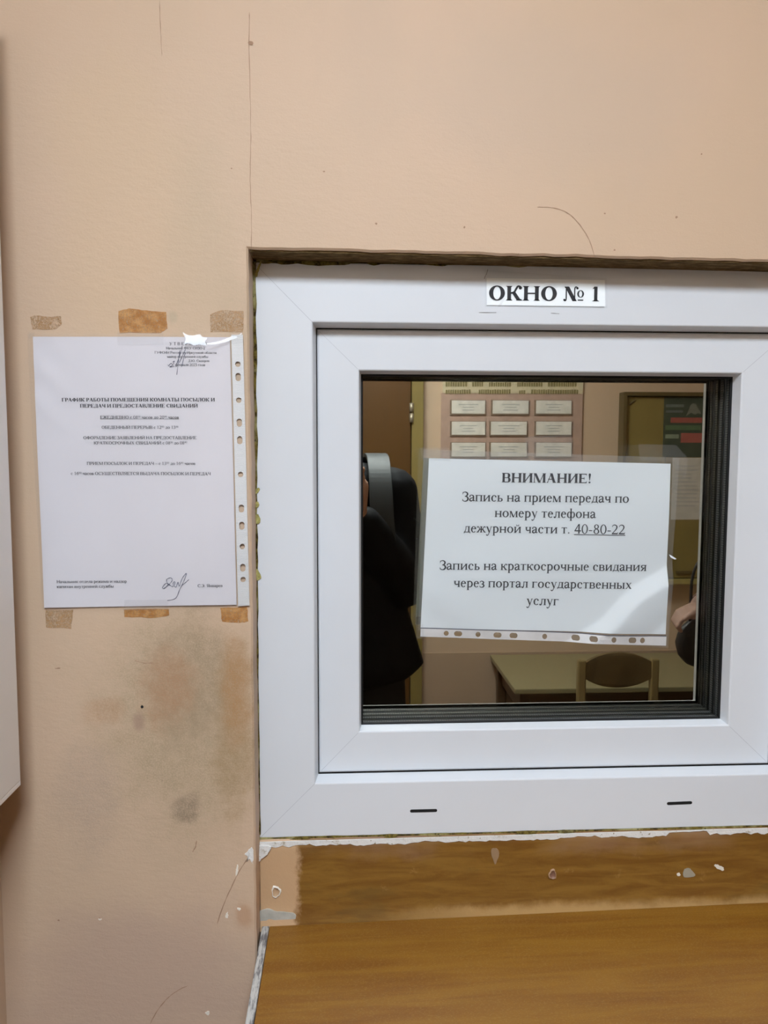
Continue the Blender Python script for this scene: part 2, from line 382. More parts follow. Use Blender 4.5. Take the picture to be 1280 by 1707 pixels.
        w = W(670); g.stem(w-m-S); g.bar(m, m+S, H*.6, H); g.foot(m, m+S, H, -1)
        g.path([(m+S*.5, H*.66), (m+S*.75, H*.48), (m+S*1.7, H*.42), (w-m-S*.5, H*.5)], [S, S*.8, T*1.6, T*1.2])
    elif c in 'ШЩ':
        w = W(1010); x2 = w-m-S*(1.25 if c == 'Щ' else 1)
        g.stem(m); g.stem((m+x2)/2); g.stem(x2); g.bar(m, x2+S, 0, T*1.1)
        if c == 'Щ': g.bar(x2, w-10, 0, T*1.1); g.quad((w-10, T), (w-10-T*2.2, T), (w-10-T*.3, -H*.2), (w-10, -H*.2))
    elif c == 'Ы':
        w = W(880); g.stem(m); g.bowl(m+S*.6, w*.64, 0, H*.56); g.stem(w-m-S)
    elif c == 'Ь':
        w = W(590); g.stem(m); g.bowl(m+S*.6, w-m*.4, 0, H*.56)
    elif c == 'Э':
        w = W(665); g.ring(w*.46, H/2, w*.5-28*k, H/2+14*k, S*1.12, T, -142, 140); g.bar(w*.3, w*.85, H*.5-T/2, H*.5+T/2)
    elif c == 'Ю':
        w = W(1030); g.stem(m); g.bar(m+S, w*.4, H*.5-T*.6, H*.5+T*.6); g.ring(w*.65, H/2, w*.3, H/2+14*k, S*1.12, T)
    elif c == 'Я':
        w = W(665); g.stem(w-m-S); g.bowl(m+S*.6, w-m*.4-m*.4, H*.45, H, flip=w/2)
        g.diag(W(130), 0, w*.52, H*.47, S*1.08); g.foot(W(90), W(170), 0, 1, e*.7)
    else:
        w = 500; g.bar(100, 400, 0, H)
    return g.P, w

def t_(a, b): return a*b

_G = {}
def text_polys(txt, bold=False, sup=()):
    """one line laid out from x=0; '^' starts and '_' ends a raised small run -> polygons, total width (em units)"""
    out = []; x = 0; sc = 1; dy = 0
    for ch in txt:
        if ch == '^': sc, dy = .6, 270; continue
        if ch == '_': sc, dy = 1, 0; continue
        if (ch, bold) not in _G: _G[ch, bold] = glyph(ch, bold)
        P, w = _G[ch, bold]
        for q in P: out.append([(x+a*sc, dy+b*sc) for a, b in q])
        x += w*sc
    return out, x
# ---------------------------------------------------------------- palette
PINK = (.615, .44, .305, 1)
def zc(px, py): p = at(px, py, 0); return p.x, p.z
def blot(px, py, rx, ry, c, k, ns=14, speck=0):
    x, z = zc(px, py); return (x, z, rx*CAM_D/F_PX, ry*CAM_D/F_PX, c, k, ns, speck)
M_WALL = wall_material('pink_wall_paint', PINK, [
    blot(200, 330, 130, 330, (.60, .43, .27, 1), .4, 6),
    blot(330, 430, 70, 190, (.50, .385, .25, 1), .35, 9),
    blot(395, 560, 40, 190, (.47, .36, .235, 1), .4, 12, 160),
    blot(900, 170, 260, 150, (.555, .415, .30, 1), .6, 5),
    blot(620, 60, 60, 200, (.56, .41, .29, 1), .4, 6),
    blot(295, 1210, 165, 260, (.43, .325, .205, 1), .85, 6, 240),
    blot(330, 1120, 100, 130, (.36, .265, .165, 1), .8, 7, 260),
    blot(395, 1230, 45, 190, (.36, .24, .12, 1), .6, 12, 260),
    blot(285, 1150, 60, 75, (.43, .235, .125, 1), .6, 16, 220),
    blot(392, 1140, 30, 110, (.42, .22, .09, 1), .6, 14, 220),
    blot(310, 1350, 30, 28, (.20, .15, .10, 1), .55, 20, 240),
    blot(150, 1340, 60, 110, (.42, .32, .24, 1), .45, 10, 240),
    blot(180, 1185, 45, 30, (.44, .26, .14, 1), .45, 22, 200),
    blot(232, 1205, 14, 22, (.34, .22, .16, 1), .6, 10),
    blot(408, 1530, 18, 30, (.45, .24, .12, 1), .55, 18),
    blot(220, 1640, 330, 170, (.47, .33, .255, 1), .6, 4),  # shade on the lower wall, put into the paint colour
    blot(288, 528, 10, 12, (.45, .36, .24, 1), .6, 16),
])
M_WALL2 = wall_material('pink_wall_paint_plain', (.67, .50, .36, 1), [], 5)
M_DADO = wall_material('darker_dado_paint', (.52, .38, .27, 1), [], 9)
M_PVC = plain('white_pvc', (.70, .72, .745, 1), .32, .5, .012, 8)
M_PVC_SEAM = plain('pvc_mitre_seam', (.50, .51, .54, 1), .5)
M_BLACK = plain('black_rubber', (.006, .006, .006, 1), .6, .25)
M_SLOT = plain('slot_shadow_black', (.004, .004, .004, 1), .8)
M_SIGN = plain('white_sign_paper', (.92, .93, .92, 1), .8, .2, .01, 12)
M_PAPER = plain('white_paper', (.68, .635, .64, 1), .8, .2, .012, 12)
t = NT('white_paper_thin'); pr = t.bsdf(t.mix(t.noise(12), (.84, .86, .86, 1), (.86, .88, .875, 1)), .8, .2); tl = t.n('ShaderNodeBsdfTranslucent'); tl.inputs[0].default_value = (.80, .84, .82, 1); mx = t.n('ShaderNodeMixShader'); mx.inputs[0].default_value = .22
t.put(mx.inputs[1], pr); t.put(mx.inputs[2], tl.outputs[0]); M_PAPER_G = t.done(mx.outputs[0])
M_INK = plain('black_ink', (.018, .018, .022, 1), .7, .2)
M_INK_G = plain('grey_toner', (.10, .10, .12, 1), .7, .2)
M_PEN = plain('pen_ink', (.09, .09, .13, 1), .6)
M_CRACK = plain('crack_dark', (.36, .23, .15, 1), .9, .1)
def film(name, haze, gloss_r=.07, tint=(1, 1, 1, 1), ior=1.33, bumpy=0):
    t = NT(name); tr = t.n('ShaderNodeBsdfTransparent'); tr.inputs[0].default_value = tint
    d1 = t.n('ShaderNodeBsdfDiffuse'); d1.inputs[0].default_value = (.8, .82, .84, 1); d2 = t.n('ShaderNodeBsdfTranslucent'); d2.inputs[0].default_value = (.8, .82, .84, 1)
    df = t.n('ShaderNodeMixShader'); df.inputs[0].default_value = .45; t.put(df.inputs[1], d1.outputs[0]); t.put(df.inputs[2], d2.outputs[0])
    a = t.n('ShaderNodeMixShader'); a.inputs[0].default_value = haze; t.put(a.inputs[1], tr.outputs[0]); t.put(a.inputs[2], df.outputs[0])
    gl = t.n('ShaderNodeBsdfGlossy'); gl.inputs['Roughness'].default_value = gloss_r
    fr = t.n('ShaderNodeFresnel'); fr.inputs[0].default_value = ior
    if bumpy: t.put(gl.inputs['Normal'], t.bump(t.noise(160, 4), bumpy, .002))
    b = t.n('ShaderNodeMixShader'); t.put(b.inputs[0], fr.outputs[0]); t.put(b.inputs[1], a.outputs[0]); t.put(b.inputs[2], gl.outputs[0])
    return t.done(b.outputs[0])
M_FILM = film('clear_plastic_film', .05); M_FILM_D = film('clear_plastic_film_dull', .12, .15)
M_TAPE = film('tape_or_glare_film', .07, .12, bumpy=.5); M_GLARE = film('lamp_glare_patch', .30, .22)  # the second film is for the added glare patches
M_GLASS = film('window_glass', .0, .0, (1, 1, 1, 1), 1.2)
t = NT('bronze_mirror_film'); g = t.n('ShaderNodeBsdfGlossy'); g.inputs[0].default_value = (.54, .52, .43, 1); g.inputs['Roughness'].default_value = .004
M_MIRROR = t.done(g.outputs[0])
t = NT('perforated_spacer'); v = t.scaled((330, 330, 330)); vo = t.n('ShaderNodeTexVoronoi', feature='DISTANCE_TO_EDGE'); vo.inputs['Randomness'].default_value = 0; t.put(vo.inputs['Vector'], v); vo.inputs['Scale'].default_value = 1
fdots = t.step(vo.outputs['Distance'], .10, .20)
M_SPACER = t.done(t.bsdf(t.mix(fdots, (.15, .155, .15, 1), (.004, .004, .004, 1)), .5, .3, None, .2))
t = NT('ribbed_white_strip'); wv = t.n('ShaderNodeTexWave', bands_direction='Z'); t.put(wv.inputs['Vector'], t.coord()); wv.inputs['Scale'].default_value = 260; wv.inputs['Distortion'].default_value = 2
cs = t.mix(t.step(wv.outputs['Fac'], .2, .9), (.58, .55, .52, 1), (.78, .76, .74, 1)); M_RIB = t.done(t.bsdf(cs, .4, .5, t.bump(wv.outputs['Fac'], .3, .0005)))
M_STRIP = plain('white_plastic_strip', (.56, .55, .54, 1), .35)
def residue(name, c1, c2, dens):
    t = NT(name); b = t.bsdf(t.mix(t.step(t.noise(90, 4), .35, .65), c1, c2), .6, .3); tr = t.n('ShaderNodeBsdfTransparent')
    f = t.math('MULTIPLY', t.step(t.noise(700, 4, .8), .56-dens*.34, .70-dens*.26, .15, .95), t.step(t.noise(60, 5, .7), .50-dens*.35, .68-dens*.30, .30, 1.))
    m = t.n('ShaderNodeMixShader'); t.put(m.inputs[0], f); t.put(m.inputs[1], tr.outputs[0]); t.put(m.inputs[2], b); return t.done(m.outputs[0])
M_RES_O = residue('orange_tape_residue', (.40, .17, .045, 1), (.56, .30, .11, 1), .75)
M_RES_B = residue('brown_tape_residue', (.42, .24, .10, 1), (.54, .34, .18, 1), .45)
t = NT('aged_mounting_foam'); n1 = t.noise(140, 5, .7); n2 = t.noise(40, 3)
fc = t.mix(t.step(n1, .35, .62), (.035, .022, .006, 1), (.20, .15, .035, 1)); fc = t.mix(t.step(n2, .5, .68), fc, (.34, .30, .13, 1)); fc = t.mix(t.step(t.noise(300, 3), .62, .7), fc, (.02, .013, .004, 1))
M_FOAM = t.done(t.bsdf(fc, .9, .1, t.bump(n1, 1, .004)))
t = NT('dark_foam_smear'); n1 = t.noise(60, 5, .7, t.scaled((1, 3, 6))); M_SMEAR = t.done(t.bsdf(t.mix(t.step(n1, .35, .7), (.09, .055, .018, 1), (.24, .16, .075, 1)), .9, .1, t.bump(n1, 1, .003)))
t = NT('chipped_white_plaster'); n1 = t.noise(60, 5, .7); pc = t.mix(t.step(n1, .55, .7), (.74, .72, .68, 1), (.42, .36, .26, 1)); pc = t.mix(t.step(t.noise(240, 3), .66, .72), pc, (.25, .2, .1, 1))
M_PLASTER = t.done(t.bsdf(pc, .9, .1, t.bump(n1, .8, .003)))
t = NT('brown_painted_board'); v = t.scaled((5, 5, 34)); n1 = t.noise(2.2, 6, .65, v, .5); n2 = t.noise(1.1, 5, .6, t.scaled((6, 6, 18), (4, 0, 2))); n3 = t.noise(30, 5, .7)
bc = t.mix(t.step(n1, .3, .7), (.165, .068, .008, 1), (.25, .125, .020, 1)); bc = t.mix(t.math('MULTIPLY', t.step(n2, .52, .68), .5), bc, (.13, .075, .018, 1))
bc = t.mix(t.math('MULTIPLY', t.step(n3, .62, .75), .45), bc, (.46, .27, .10, 1))
sp = t.n('ShaderNodeSeparateXYZ'); t.put(sp.inputs[0], t.coord()); ztop = at(700, 1412, .038).z; zbot = at(700, 1520, .038).z; xl = at(500, 1450, .038).x
wob = t.math('MULTIPLY', t.math('SUBTRACT', t.noise(26, 5, .7), .5), .035)
fz = t.step(t.math('ADD', sp.outputs[2], wob), ztop-.020, ztop-.002, 0, .55); bc = t.mix(t.math('MULTIPLY', fz, t.step(t.noise(9, 3), .4, .6)), bc, (.30, .17, .09, 1))
fx = t.step(t.math('ADD', sp.outputs[0], wob), xl+.004, xl-.006, 0, .95); bc = t.mix(fx, bc, (.56, .36, .20, 1))
fb = t.step(t.math('ADD', sp.outputs[2], t.math('MULTIPLY', wob, .6)), zbot+.012, zbot-.002, 0, .75); bc = t.mix(t.math('MULTIPLY', fb, t.step(sp.outputs[0], 0, .2)), bc, (.50, .31, .12, 1))
M_BROWN = t.done(t.bsdf(bc, .5, .4, t.bump(n3, .4, .002)))
t = NT('orange_wood_laminate'); v = t.scaled((2.2, 22, 22)); n1 = t.noise(2.4, 5, .55, v, .6); n2 = t.noise(900, 2, .6, t.scaled((.5, 1, 1))); n3 = t.noise(9, 6, .6, t.scaled((1, 16, 16)))
wc = t.mix(t.step(n1, .28, .72), (.205, .078, .006, 1), (.275, .125, .012, 1)); wc = t.mix(t.math('MULTIPLY', t.step(n3, .5, .72), .4), wc, (.17, .062, .007, 1)); wc = t.mix(t.math('MULTIPLY', t.step(n2, .52, .66), .32), wc, (.36, .215, .055, 1))
M_LAM = t.done(t.bsdf(wc, .42, .45, t.bump(n2, .12, .0006)))
t = NT('worn_grey_edge'); n1 = t.noise(150, 4, .7, t.scaled((1.6, .25, 1))); ec = t.mix(t.step(n1, .42, .62), (.55, .53, .49, 1), (.16, .15, .15, 1)); M_EDGE = t.done(t.bsdf(ec, .7, .3, t.bump(n1, .6, .002)))

# ---------------------------------------------------------------- the room
RX0, RX1, RY, RZ = -.388, 2.45, -2.75, 2.7
p0 = at(418, 700, 0); HL = p0.x-.0005; HT = CAM_Z+.2195; HB = CAM_Z-.60; HR = .612
def jitter(): return random.uniform(-1, 1)
hole = []
N1 = 60
for i in range(N1): s = i/N1; hole.append((HL+jitter()*.0005, HT+(HB-HT)*s+0))
for i in range(N1): s = i/N1; hole.append((HL+(HR-HL)*s, HB+jitter()*.0006))
for i in range(N1): s = i/N1; hole.append((HR, HB+(HT-HB)*s))
for i in range(N1): s = i/N1; hole.append((HR+(HL-HR)*s, HT+jitter()*.0006-.0062*min(1, max(0, 1-s))-(.0012*noise.noise(V((s*9, 0, 0))))))
w = MB(); n = len(hole); cx, cz = (HL+HR)/2, (HT+HB)/2; outer = []
for i in range(n):
    k, q = divmod(i, N1); s = q/N1
    outer.append([(RX0-.1, RZ+(0-RZ)*s), (RX0-.1+(RX1-RX0+.2)*s, 0), (RX1+.1, RZ*s), (RX1+.1+(RX0-RX1-.2)*s, RZ)][k])
loops = [[(x, 0., z) for x, z in outer],
         [(x+math.copysign(1, x-cx)*.0022*(abs(x-HL) < .002 or abs(x-HR) < .002), 0., z+math.copysign(1, z-cz)*.0022*(abs(z-HT) < .006 or abs(z-HB) < .002)) for x, z in hole],
         [(x, .0022, z) for x, z in hole], [(x, .15, z) for x, z in hole], [(x, .15, z) for x, z in outer]]
vs = [v for l in loops for v in l]; fs = []
for a in range(4):
    for i in range(n): j = (i+1) % n; fs.append((a*n+i, a*n+j, (a+1)*n+j, (a+1)*n+i))
wall_front = struct(raw('wall_front', vs, fs, M_WALL)); 
struct(MB().box((RX0-.1, RY-.1, 0), (RX0, 0, RZ)).build('wall_left', M_WALL2))
struct(MB().box((RX1, RY-.1, 0), (RX1+.1, 0, RZ)).build('wall_right', M_WALL2))
struct(MB().box((RX0, RY-.1, 0), (RX1, RY, RZ)).build('wall_back', M_WALL2))
M_FLOOR = streaky('brown_linoleum', (.16, .09, .05, 1), (.22, .13, .07, 1), (.12, .07, .04, 1), 1.0, .4)
struct(MB().box((RX0-.1, RY-.1, -.1), (RX1+.1, .15, 0)).build('floor', M_FLOOR))
struct(MB().box((RX0-.1, RY-.1, RZ), (RX1+.1, .15, RZ+.1)).build('ceiling', plain('white_ceiling', (.8, .79, .77, 1), .9, .1)))
zd = refl(760, 1088, RY).z
struct(MB().box((RX0, RY, .08), (RX1, RY+.004, zd)).build('trim_1', M_DADO))
struct(MB().box((RX0, RY, 0), (RX1, RY+.014, .08)).build('baseboard_back', plain('brown_skirting', (.2, .1, .05, 1), .4), bevel=.003))

# cracks in the painted wall
def crack(pts, wpx, name='crack'):
    P = spline([at(x, y, 0) for x, y in pts], 5); m = MB()
    P = [p+V((jitter()*.0002, 0, jitter()*.0002)) for p in P]
    ribbon(m, P, [wpx*.00066*(.3+.6*random.random())*(1 if 0 < i < len(P)-1 else .2) for i in range(len(P))], .0003); return m.build(name, M_CRACK, wall_front)
crack([(416, 20), (415, 70), (417, 160), (418, 230), (417, 300), (419, 360), (419, 418)], 1.5)
crack([(266, 0), (267, 40), (269, 75), (270, 95)], 1.2)
crack([(895, 345), (925, 347), (950, 358), (970, 380), (984, 405), (992, 432)], 1.6)
crack([(422, 1418), (400, 1450), (385, 1480), (372, 1510), (362, 1540)], 2.2)
crack([(313, 1643), (298, 1650), (280, 1663), (262, 1685), (250, 1707)], 1.8)
crack([(328, 1400), (326, 1411), (321, 1420)], 2.2); crack([(91, 1114), (101, 1114)], 2.2); crack([(224, 1101), (240, 1105), (256, 1105)], 1.4)
for (x, y, r) in ((1008, 356, 1.8), (774, 379, 2), (418, 72, 4), (540, 286, 1.8), (1169, 257, 1.6), (627, 373, 2), (1024, 417, 1.6), (864, 423, 1.4), (1127, 362, 2.4), (386, 281, 1.4), (98, 1534, 2), (166, 1531, 1.8)):
    c = at(x, y, 0); m = MB(); q = [(c.x+r*.00066*math.cos(a*.785)*random.uniform(.7, 1.2), -.0004, c.z+r*.00066*math.sin(a*.785)*random.uniform(.5, 1.1)) for a in range(8)]
    m.add(q, [tuple(range(8))]).build('paint_chip', M_CRACK, wall_front)
M_FLAKE = plain('pale_plaster_flake', (.78, .72, .62, 1), .9)
def patch(name, pts, y, mat, parent=None, thick=.0012, rough=.0006):
    """irregular flat patch with its own thickness; pts in photograph pixels measured on plane y"""
    P = [at(a, b, y) for a, b in pts]; P = [p+V((jitter()*rough, 0, jitter()*rough)) for p in spline(P, 5, True)]; n = len(P); m = MB()
    c = sum((p for p in P), V())/n
    vs = [p for p in P]+[c+(p-c)*.97+V((0, -thick, 0)) for p in P]
    fs = [(i, (i+1) % n, n+(i+1) % n, n+i) for i in range(n)]+[tuple(range(n, 2*n))]
    return m.add(vs, fs).build(name, mat, parent)
for pts in ([(164, 1531), (168, 1531), (169, 1533), (166, 1534)], [(394, 1447), (396, 1441), (397, 1452), (394, 1460), (393, 1456)], [(395, 1513), (401, 1514), (399, 1518)], [(375, 1528), (379, 1520), (380, 1530)], [(342, 1688), (349, 1685), (348, 1692)]):
    patch('plaster_flake', pts, 0, M_FLAKE, wall_front, .0006, .0004)
o = patch('plaster_flake', [(408, 1424), (415, 1417), (421, 1414), (421, 1438), (416, 1431), (411, 1436), (413, 1428)], 0, M_PLASTER, wall_front, .0008, .0008)

# ---------------------------------------------------------------- window_1: white plastic window in the opening
win = thing('window_1', 'white plastic service window', 'window', (.25, .05, CAM_Z-.46)); win['kind'] = 'structure'
del win['category']
oL, oR, oT, oB = -.1032, .6032, CAM_Z+.2157, CAM_Z-.460
vs, fs = sweep_frame(oL, oR, oB, oT, [(0, .115), (0, .0415), (.0006, .0404), (.0016, .040), (.0650, .040), (.0662, .0404), (.0668, .0414), (.0698, .0585), (.0698, .0615), (.080, .0615), (.080, .115)])
fr = raw('window_frame', vs, fs, M_PVC, win)
sL, sR, sT, sB = .0152, .4803, CAM_Z+.0990, CAM_Z-.3400
qL, qR, qT, qB = oL+.0705, oR-.0705, oT-.0705, oB+.0705
ins = sL-qL
def sash_prof():
    return [(0, .10), (0, .0625), (.0012, .0606), (.003, .060)]
vs, fs = sweep_frame(qL, qR, qB, qT, sash_prof())
# the visible opening is measured separately on each side, so join the outer profile to it
inner = []
for cx, cz, sx, sz in ((sL, sB, 1, 1), (sR, sB, -1, 1), (sR, sT, -1, -1), (sL, sT, 1, -1)):
    for i, y in ((0, .0600), (.0010, .0603), (.0018, .0612), (.0042, .0765), (-.006, .0785), (-.006, .113)): inner.append((cx+sx*i, y, cz+sz*i))
k0 = len(vs); vs += inner
for c in range(4):
    e = (c+1) % 4; fs.append((c*4+3, e*4+3, k0+e*6, k0+c*6))
    for i in range(5): fs.append((k0+c*6+i, k0+e*6+i, k0+e*6+i+1, k0+c*6+i+1))
sash = raw('sash', vs, fs, M_PVC, win)
vs, fs = sweep_frame(oL+.0685, oR-.0685, oB+.0685, oT-.0685, [(0, .0620), (0, .0595), (.0024, .0595), (.0024, .0620)])
raw('sash_seal', vs, fs, M_BLACK, win)
gl = (sL+.0042, sR-.0042, sB+.0042, sT-.0042)
vs, fs = sweep_frame(gl[0]-.001, gl[1]+.001, gl[2]-.001, gl[3]+.001, [(0, .0785), (0, .0768), (.0022, .0766), (.0032, .0772), (.0034, .0788)])
raw('glass_gasket', vs, fs, M_BLACK, sash)
m = MB()
for (a, b) in (((oL, oT), (oL+.0665, oT-.0665)), ((oL, oB), (oL+.0665, oB+.0665))):
    ribbon(m, [(a[0]+.002, .0399, a[1]-.002*(1 if a[1] > CAM_Z else -1)), (b[0], .0399, b[1])], .0005, 0)
m.build('mitre_seam', M_PVC_SEAM, fr)
m = MB()
for (a, b) in (((qL+.003, qT-.003), (sL, sT)), ((qR-.003, qT-.003), (sR, sT)), ((qL+.003, qB+.003), (sL, sB)), ((qR-.003, qB+.003), (sR, sB))):
    ribbon(m, [(a[0], .0599, a[1]), (b[0], .0599, b[1])], .00045, 0)
m.build('mitre_seam', M_PVC_SEAM, sash)
for (xa, ya, xb, yb) in ((686, 1352, 726, 1351), (1114, 1339.5, 1151, 1338)):
    a, b = at(xa, ya, .04), at(xb, yb, .04); m = MB(); vs = []; r = .0019
    for k in range(13): t_a = math.pi/2+math.pi*k/12; vs.append((a.x+r*math.cos(t_a), .0398, a.z+r*math.sin(t_a)))
    for k in range(13): t_a = -math.pi/2+math.pi*k/12; vs.append((b.x+r*math.cos(t_a), .0398, b.z+r*math.sin(t_a)))
    d = len(vs); vs += [(x, .0402, z) for x, y, z in vs]
    m.add(vs, [tuple(range(d))]+[(i, (i+1) % d, d+(i+1) % d, d+i) for i in range(d)]).build('drain_slot', M_SLOT, fr)
# sealed unit: two clear panes, two spacers, a mirrored rear pane
ex = .008
def pane(name, y0, y1, mat): return MB().box((gl[0]-ex, y0, gl[2]-ex), (gl[1]+ex, y1, gl[3]+ex)).build(name, mat, sash)
pane('glass_pane', .0786, .0812, M_GLASS); pane('glass_pane', .0934, .0958, M_GLASS)
pane('mirrored_pane', MIR, .1130, M_MIRROR)
def spacer(y0, y1):
    a = (y0+y1)/2
    vs, fs = sweep_frame(gl[0]-.004, gl[1]+.004, gl[2]-.004, gl[3]+.004, [(0, y0), (.0030, y0), (.0030, y0+.0028)]); raw('butyl_seal', vs, fs, M_BLACK, sp)if False else None
    vs, fs = sweep_frame(gl[0]-.0005, gl[1]+.0005, gl[2]-.0005, gl[3]+.0005, [(0, y0), (0, y0+.003), (.0004, y0+.003), (.0004, y1-.003), (0, y1-.003), (0, y1)])
    mi = []
    for c in range(4): mi += [1, 1, 0, 1, 1]
    raw('glazing_spacer', vs, fs, [M_SPACER, M_BLACK], sash, mi=mi)
spacer(.0813, .0933); spacer(.0959, .1084)
# foam, dirt and plaster in the joint round the frame
def bead(name, pts, rad, mat, parent, n=10, lump=.5, flat=1.):
    P = spline(pts, 14); m = MB(); m.tube(P, [rad*(1+lump*(noise.noise(p*170)+.6*noise.noise(p*420))) for p in P], n); return m.build(name, mat, parent, True)
jx = (HL+oL)/2
bead('foam_joint', [(HL+.0008, .041, HT-.004), (HL+.0008, .042, CAM_Z), (oL-.0012, .041, CAM_Z-.2), (oL-.0012, .041, oB+.005)], .0027, M_FOAM, win)
MB().add([(HL+.0015, .004, HT-.0018), (HR-.002, .004, HT-.0078), (HR-.002, .042, HT-.0078), (HL+.0015, .042, HT-.0018), (HL+.0015, .004, HT+.001), (HR-.002, .004, HT-.005), (HR-.002, .042, HT-.005), (HL+.0015, .042, HT+.001)], [(0, 1, 2, 3), (0, 4, 5, 1), (1, 5, 6, 2), (3, 2, 6, 7), (0, 3, 7, 4)]).build('foam_smear', M_SMEAR, win)
bead('foam_joint', [(HL+.004, .041, HT-.0012), (HL+.05, .043, HT-.0045), (.2, .044, HT-.0048), (HR-.02, .044, HT-.0048)], .0036, M_FOAM, win)
bead('foam_joint', [(oL, .0405, oB-.0010), (.1, .0405, oB-.0012), (.3, .0405, oB-.0012), (HR-.01, .0405, oB-.001)], .0022, M_FOAM, win)
M_FOAMY = plain('yellow_foam_crumb', (.40, .36, .13, 1), .9, .1, .3, 300)
for pts in ([(424, 818), (431, 813), (433, 816), (429, 822), (425, 823)], [(425, 838), (430, 836), (432, 843), (426, 846)], [(425, 860), (431, 858), (434, 870), (426, 873)], [(427, 948), (431, 952), (435, 963), (427, 967)], [(426, 455), (432, 440), (436, 436), (432, 448), (428, 462)]):
    patch('foam_crumb', pts, .0398, M_FOAMY, win, .0012, .0003)

# brown board under the window, and the white plaster line above it
bz1, yb = oB-.0005, .038
P = []; nx = 60
m = MB(); rows = 9; zL = at(442, 1540, yb).z; zR = at(1280, 1500, yb).z; xLb = at(442, 1540, yb).x; xRb = at(1280, 1500, yb).x
ZC0 = zL; SLOPE = (zR-zL)/(xRb-xLb)
def zcount(x): return ZC0+SLOPE*(x-xLb)
vs = []
for j in range(rows):
    s = j/(rows-1)
    for i in range(nx+1):
        x = HL+.0004+(HR-HL-.001)*i/nx; z1 = bz1; z0 = zcount(x)-.006; z = z1+(z0-z1)*s
        cove = .006*max(0, (s-.72)/.28)**2
        vs.append((x, yb-cove+.0006*noise.noise(V((x*30, z*60, 0))), z))
fs = [(j*(nx+1)+i, (j+1)*(nx+1)+i, (j+1)*(nx+1)+i+1, j*(nx+1)+i+1) for j in range(rows-1) for i in range(nx)]
k0 = len(vs); vs += [(HL+.0004, .14, bz1), (HR-.0006, .14, bz1)]; fs += [tuple(range(nx+1))+(k0+1, k0)]
board = struct(raw('trim_2', vs, fs, M_BROWN, None, True)); board['label'] = 'worn brown painted board between the window frame and the counter'
mb = MB(); vs = []; steps = 150
for i in range(steps+1):
    px = 431+(1279-431)*i/steps; yt = 1402-(23.5)*i/steps+1; th = 9+5*noise.noise(V((i*.11, 3, 0)))+3*noise.noise(V((i*.5, 8, 0)))+2*noise.noise(V((i*1.3, 1, 0)))
    if 930 < px < 1000: th *= .8
    if 1115 < px < 1178: th *= .35
    a, b = at(px, yt, yb), at(px, yt+max(th, .6), yb); e = .0011
    vs += [a+V((0, .001, 0)), a+V((0, -e, -.0004)), b+V((0, -e, .0004)), b+V((0, .001, 0))]
mb.add(vs, [(4*i+k, 4*i+k+1, 4*i+k+5, 4*i+k+4) for i in range(steps) for k in range(3)]).build('plaster_line', M_PLASTER, board)
patch('plaster_lump', [(424, 1412), (436, 1408), (452, 1410), (446, 1422), (434, 1432), (425, 1436)], yb, M_PLASTER, board, .003, .0006)
patch('grey_filler', [(430, 1520), (445, 1514), (462, 1518), (491, 1521), (491, 1531), (462, 1532), (448, 1530), (440, 1538), (432, 1545), (424, 1560), (424, 1530)], yb, plain('grey_filler_paste', (.44, .42, .36, 1), .8, .2, .12, 60, .4, 80), board, .0025, .0004)
patch('paint_scab', [(1140, 1450), (1148, 1447), (1154, 1452), (1158, 1460), (1140, 1462)], yb, plain('grey_scab', (.34, .30, .22, 1), .8), board, .0006, .0003)
patch('paint_scab', [(1190, 1441), (1198, 1442), (1206, 1447), (1204, 1451), (1194, 1447)], yb, M_FLAKE, board, .0008, .0006)
patch('paint_scab', [(1128, 1456), (1132, 1455), (1134, 1459), (1129, 1460)], yb, M_FLAKE, board, .0006, .0002)
patch('paint_scab', [(818, 1418), (826, 1414), (832, 1420), (828, 1436), (824, 1440)], yb, plain('grey_brown_scab', (.30, .19, .10, 1), .8), board, .0006, .0003)
def plug(px, py, r, mat_r, mat_c, name, label, cat):
    c = at(px, py, yb-.001); m = MB(); n = 18; vs = []
    prof = [(1.15, .0008), (1.08, -.0004), (.95, -.0012), (.84, -.0008), (.78, .0002), (.0, -.0002)]
    for q, y in prof:
        for k in range(n): a = 2*math.pi*k/n; e = 1+.12*math.sin(3*a+px)+.08*math.sin(7*a) if q > .8 else 1; vs.append((c.x+r*q*e*math.cos(a)*.86, c.y+y, c.z+r*q*e*math.sin(a)*1.15))
    fs = [(i*n+j, i*n+(j+1) % n, (i+1)*n+(j+1) % n, (i+1)*n+j) for i in range(len(prof)-1) for j in range(n)]
    o = m.add(vs, fs[:3*n], 0).v and raw(name, vs, fs, [mat_r, mat_c], None, True, [0]*(3*n)+[1]*(2*n)); tag(o, label, cat); return o
plug(460, 1487, .0058, M_FLAKE, plain('painted_plug', (.50, .33, .19, 1), .6), 'wall_plug', 'beige painted wall plug in the board, below the window frame corner', 'wall plug')
plug(921, 1458, .0050, plain('rim_flake', (.42, .26, .15, 1), .7), plain('rusty_screw', (.22, .11, .07, 1), .5, .5), 'screw', 'brown screw head sunk in the worn board above the counter', 'screw')

